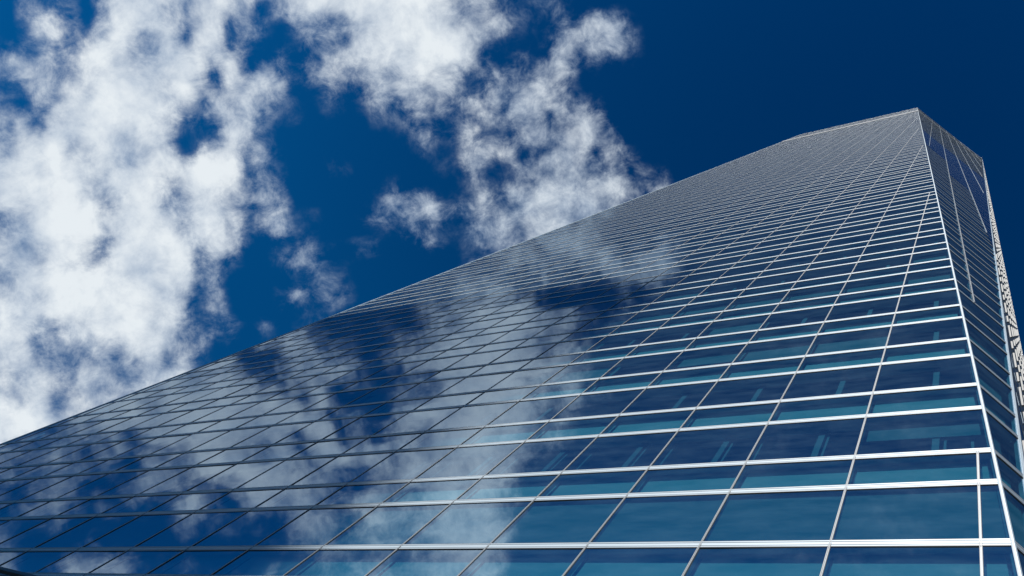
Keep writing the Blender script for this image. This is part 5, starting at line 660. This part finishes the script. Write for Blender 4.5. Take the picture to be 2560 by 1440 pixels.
def build_facet(F, full=True, trims=True):
    zs = [a for a, _ in LV]
    for (za, kind), (zb, _) in zip(LV[:-1], LV[1:]):
        if zb <= F.zmin:
            continue
        za_ = max(za, F.zmin)
        zm = 0.5 * (za_ + zb)
        act = [m for m in F.mull if F.active(m, za_) and F.active(m, zb)]
        ends = [min(F.left(za_), F.left(zb)) - 0.01] + act + [max(F.right(za_), F.right(zb)) + 0.01]
        if max(F.right(za_) - F.left(za_), F.right(zb) - F.left(zb)) <= 0.0:
            continue
        depth_vis = 2.6 if full else 0.5
        for sa, sb in zip(ends[:-1], ends[1:]):
            cell = clip([(sa, za_), (sb, za_), (sb, zb), (sa, zb)], F.left, F.right)
            if not cell:
                continue
            ez, es = 0.084 / S, 0.014 / S      # the pane stops inside its frame
            if za_ > F.zmin + 0.01 and zb < ZT - 0.01:
                inner = clip([(sa + es, za_ + ez), (sb - es, za_ + ez), (sb - es, zb - ez), (sa + es, zb - ez)], F.left, F.right)
                cell = inner or cell
            g = sheet(F, cell, -0.008)
            part('window_pane' if kind in ('vision', 'tall') else 'spandrel_pane', M_GLASS, g)
            if kind == 'spandrel':
                back = clip([(sa + 0.006, za_), (sb - 0.006, za_), (sb - 0.006, zb), (sa + 0.006, zb)],
                            lambda z: F.left(z) + 0.02, lambda z: F.right(z) - 0.02)
                if back:
                    g = sheet(F, back, -0.2)
                    part('spandrel_panel', M_SPAN, g)
            elif full and kind == 'tall':
                back = clip([(sa + 0.003, za_), (sb - 0.003, za_), (sb - 0.003, zb), (sa + 0.003, zb)],
                            lambda z: F.left(z) + 0.012, lambda z: F.right(z) - 0.012)
                if back:
                    g = sheet(F, back, -0.09)
                    part('blind', M_BLIND, g)
            elif full and kind == 'vision' and zb > 1.9:
                # posts just behind the glass
                for fr, wd, dp, top in ((0.53, 0.14, 0.26, 1.0), (0.615, 0.05, 0.30, 1.0), (0.93, 0.055, 0.34, 1.0)):
                    if zb > 3.0 and (wd < 0.1 or rnd.random() < 0.12):
                        continue
                    if za > 16:
                        continue
                    s = sa + (sb - sa) * fr
                    if abs(sb - sa) > WA * 1.3 or s + 0.03 > F.right(zb) or s - 0.03 < F.left(zb):
                        s = sa + WA * fr
                        if s + 0.03 > F.right(zb):
                            continue
                    g = Geo()
                    a = F.P(s, za_, -dp)
                    g.box(a, F.P(s + wd / S, za_, -dp) - a, F.P(s, za_, -dp - 0.08) - a,
                          F.P(s, za_ + (zb - za_) * top, -dp) - a)
                    part('inner_post', M_COL, g)
                # a few blinds part way down
                if zb < 9 and rnd.random() < (0.75 if 4.0 < zb < 4.4 or 5.1 < zb < 5.5 else 0.10):
                    t = rnd.choice((0.4, 0.5, 0.65))
                    back = clip([(sa + 0.006, zb - (zb - za_) * t), (sb - 0.006, zb - (zb - za_) * t), (sb - 0.006, zb), (sa + 0.006, zb)],
                                lambda z: F.left(z) + 0.02, lambda z: F.right(z) - 0.02)
                    if back:
                        g = sheet(F, back, -0.24)
                        part('blind', M_BLIND, g)
        if F is FB and 8.0 < za < 20.8:    # flush dark glazed block, stepped bay by bay
            for m in F.mull:
                lo = 15.7 if m < OB - 0.01 else (12.8 if m < OB + WB - 0.01 else 8.0)
                cell = clip([(m, za), (m + WB, za), (m + WB, zb), (m, zb)],
                            lambda z: F.left(z) + 0.01, lambda z: F.right(z) - 0.01)
                if za >= lo and cell:
                    part('flush_pane', M_NAVY, sheet(F, cell, 0.0045))
    # transoms, continuous along the facet
    for (za, kind) in LV[1:]:
        sl, sr = F.left(za), F.right(za)
        if sr - sl < 0.03 or za <= F.zmin:
            continue
        zz = za
        nv = Vector(F.n)
        ring = lambda s: [F.P(s, zz, o) + Vector(F.u / np.linalg.norm(F.u)) * up for o, up in PROF]
        g = Geo(); g.prism(ring(sl), ring(sr))
        if full:                           # sill plate closing the cavity behind the glass
            uu = Vector(F.u / np.linalg.norm(F.u))
            sil = lambda s: [F.P(s, zz, -0.141) - uu * 0.012, F.P(s, zz, -0.33) - uu * 0.012,
                             F.P(s, zz, -0.33) + uu * 0.008, F.P(s, zz, -0.141) + uu * 0.008]
            g.prism(sil(sl + 0.01), sil(sr - 0.01))
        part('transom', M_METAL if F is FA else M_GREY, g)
        if full and F is not FC:           # black glazing gaskets above and below
            g = Geo()
            uv = Vector(F.u / np.linalg.norm(F.u))
            for a, b_ in ((-0.126, -0.099), (0.099, 0.114)):
                sec = lambda s: [F.P(s, zz, o) + uv * t for o, t in ((-0.03, a), (0.004, a), (0.004, b_), (-0.03, b_))]
                g.prism(sec(sl), sec(sr))
            part('gasket', M_DARK, g)
    if F is FC:                        # the side facade carries shallow vertical fins, one length per floor band
        for m in F.mull:
            for (za, kind), (zb, _) in zip(LV[:-1], LV[1:]):
                if not (F.active(m, max(za, F.zmin)) and F.active(m, zb)):
                    continue
                lo, hi = max(za, F.zmin) + 0.045, zb - 0.045
                pr = [(-0.03, 0.0), (0.03, 0.0), (0.03, 0.06), (-0.03, 0.06)]
                g = Geo(); g.prism([F.P(m + a / S, lo, o) for a, o in pr], [F.P(m + a / S, hi, o) for a, o in pr])
                part('fin', M_FIN, g)
        return
    # mullions
    for m in F.mull:
        on = [i for i in range(len(LV) - 1) if F.active(m, max(LV[i][0], F.zmin)) and F.active(m, LV[i + 1][0])]
        if not on:
            continue
        za, zb = max(LV[on[0]][0], F.zmin), LV[on[-1] + 1][0]
        pt = 0.03 if F is FB else 0.010
        prof = [(-0.016, -0.13), (0.016, -0.13), (0.016, pt), (0.005, pt), (0.005, -0.006),
                (-0.005, -0.006), (-0.005, pt), (-0.016, pt)]
        g = Geo(); g.prism([F.P(m + a / S, za, o) for a, o in prof], [F.P(m + a / S, zb, o) for a, o in prof])
        part('mullion', M_FRAME, g)
        if full:
            g = Geo()
            for a, b_ in ((-0.023, -0.017), (0.017, 0.023)):
                pr = [(a, -0.03), (a, 0.003), (b_, 0.003), (b_, -0.03)]
                g.prism([F.P(m + x / S, za, o) for x, o in pr], [F.P(m + x / S, zb, o) for x, o in pr])
            part('gasket', M_DARK, g)


def edge_trim(za, zb, pa, pb, dirs_):
    """corner cover: prism along the line pa(za) -> pb(zb) with the section given by offsets in metres"""
    g = Geo()
    g.prism([W(pa) + d for d in dirs_], [W(pb) + d for d in dirs_])
    part('corner_trim', M_METAL, g, rank=1e6)


tower = thing('glass_tower', 'blue glass office tower with silver grid facade and slanted corner reflecting clouds', 'tower')
build_facet(FA)
build_facet(FB)
build_facet(FC)
build_facet(FD, full=False)
build_facet(FE, full=False)

vA, vB, vC, vD = Vector((0, -1, 0)), Vector(nB), Vector(FC.n), Vector((-1, 0, 0))
hBv, hCv, xv = Vector(hB), Vector((dC[0], dC[1], 0)), Vector((1, 0, 0))


def corner(pa, pb, h1, n1, h2, n2, w=0.034, o=0.024):
    """two flanges meeting on the corner line, each with a shallow groove"""
    bis = (n1 + n2).normalized()
    tip = bis * (o / max(0.3, bis.dot(n1)))
    sec = [h1 * w - n1 * 0.12, h1 * w + n1 * (o * 0.55), h1 * (w * 0.5) + n1 * (o * 0.7), h1 * (w * 0.46) + n1 * (o * 0.4),
           h1 * (w * 0.34) + n1 * (o * 0.4), h1 * (w * 0.30) + n1 * o, tip,
           h2 * (w * 0.30) + n2 * o, h2 * (w * 0.34) + n2 * (o * 0.4), h2 * (w * 0.46) + n2 * (o * 0.4),
           h2 * (w * 0.5) + n2 * (o * 0.7), h2 * w + n2 * (o * 0.55), h2 * w - n2 * 0.12]
    edge_trim(0, 0, pa, pb, sec)


zg = -EYE / S
e1p = lambda z: np.array([EA + EB * z, 1.0, z])
e2p = lambda z: np.array([*e2(z), z])
corner(e1p(apex_z), e1p(ZT), -xv, vA, hBv, vB)
zc_end = min(ZT, apex_z + DL / kC)
corner(e2p(apex_z + 0.05), e2p(zc_end), -hBv, vB, hCv, vC, w=0.045, o=0.025)
corner((XL, 1, zg), (XL, 1, ZT), xv, vA, Vector((0, 1, 0)), vD, w=0.05, o=0.03)
corner((CX, YF, zg), (CX, YF, zc_end), -hCv, vC, -xv, Vector((0, 1, 0)), w=0.05, o=0.03)
corner((XL, YF, zg), (XL, YF, ZT), Vector((0, -1, 0)), vD, xv, Vector((0, 1, 0)), w=0.05, o=0.03)

# floor slabs: dark ceilings over each vision band, following the plan at that height


def plan(z, inset):
    i = inset / S
    b = cB
    xr = EA + EB * z
    pts = [(XL + i, 1 + i), (xr - i * 0.6, 1 + i)]
    if z > apex_z + 0.3:
        q = e2(z)
        yq = min(q[1], YF - 0.02)
        pts += [(q[0] - i, yq + i * 0.2 if yq + i * 0.2 < YF - i else YF - i - 0.01)]
    else:
        pts[-1] = (xr - i, 1 + i)
    pts += [(CX - i, YF - i), (XL + i, YF - i)]
    return pts


for i, ((za, kind), (zb, kb)) in enumerate(zip(LV[:-1], LV[1:])):
    if kind == 'spandrel':
        pa = plan(zb, 0.23)
        g = Geo()
        g.prism([W((x, y, za + 0.012)) for x, y in pa], [W((x, y, zb - 0.012)) for x, y in pa])
        part('floor_slab', M_CEIL, g)
# lift core inside
g = Geo()
g.box(W((XL + 0.75, 1.75, zg)), Vector((4.2 * S, 0, 0)), Vector((0, 1.1 * S, 0)), Vector((0, 0, (ZT - 1 - zg) * S)))
part('lift_core', M_CORE, g, rank=1e6)
# roof deck
top = [(XL + 0.02, 1.02), (EA + EB * ZT - 0.01, 1.02), (e2(zc_end)[0] - 0.02, YF - 0.03), (XL + 0.02, YF - 0.03)]
g = Geo(); g.prism([W((x, y, ZT - 0.5)) for x, y in top], [W((x, y, ZT - 0.42)) for x, y in top])
part('roof_deck', M_LOUVRE, g, rank=1e6)
# dark slot under the roof, on the two visible facades
for F in (FA, FB):
    za, zb = CROWN_GAP, CROWN_GAP + 0.42
    g = Geo()
    ring = lambda s: [F.P(s, za, -0.05), F.P(s, za, 0.06), F.P(s, zb, 0.12), F.P(s, zb, -0.05)]
    g.prism(ring(F.left(za)), ring(F.right(za)))
    part('louvre_band', M_LOUVRE, g, rank=1e6)
flush_parts(tower)

# ------------------------------------------------------------ entrance canopy at the foot of the tower, lower left
canopy = thing('entrance_canopy', 'dark edge beam of a sloping canopy in front of the lowest glass, bottom left corner', 'canopy')
g = Geo()
a = Vector((-3.60 * S * 0.97, 0.97 * S, 1.838 * S * 0.97 + EYE)); b = Vector((-3.25 * S * 0.97, 0.97 * S, 1.772 * S * 0.97 + EYE))
d = (b - a).normalized(); up = Vector((0, 0, 1)); nn_ = Vector((0, -1, 0))
a = a - d * 6; b = b + d * 0.35
g.prism([a, a - nn_ * 0.12, a - nn_ * 0.12 + up * 0.11, a + up * 0.11], [b, b - nn_ * 0.12, b - nn_ * 0.12 + up * 0.11, b + up * 0.11])
link_mesh('edge_beam', g, M_DARK, canopy)

# ------------------------------------------------------------ ground
g = Geo(); R_ = 1500
g.poly([(-R_, -R_, 0), (R_, -R_, 0), (R_, R_, 0), (-R_, R_, 0)])
gr = link_mesh('ground', g, M_PAVE); gr['kind'] = 'structure'

# ------------------------------------------------------------ the tower across the square, whose shadow lies on the facade
dist = 260.0
cx, cy = -14.3 - dist * math.tan(SUN_AZ), S - dist
hz = 45.6 + EYE + dist * math.tan(SUN_EL) / math.cos(SUN_AZ)
opp = thing('office_tower', 'plain grey office tower across the square behind the camera', 'tower')
ang = math.radians(16)
ax = Vector((-math.cos(ang), math.sin(ang), 0)); dp = Vector((-math.sin(ang), -math.cos(ang), 0))
c0 = Vector((cx, cy, 0))
g = Geo(); g.box(c0, ax * 55, dp * 30, Vector((0, 0, hz)))
link_mesh('wall', g, principled('opposite_tower_stone', (0.30, 0.29, 0.27), 0.8, 0, 0.2, 0.1), opp)
gw = Geo()
for fl in range(int(hz // 4) - 1):
    zz = fl * 4 + 2.0
    gw.box(c0 + ax * 1.0 - dp * 0.05 + Vector((0, 0, zz)), ax * 53, dp * 0.04, Vector((0, 0, 2.0)))
    gw.box(c0 - ax * 0.05 + dp * 1.0 + Vector((0, 0, zz)), ax * 0.04, dp * 28, Vector((0, 0, 2.0)))
o = link_mesh('window_band', gw, M_DARK, opp)
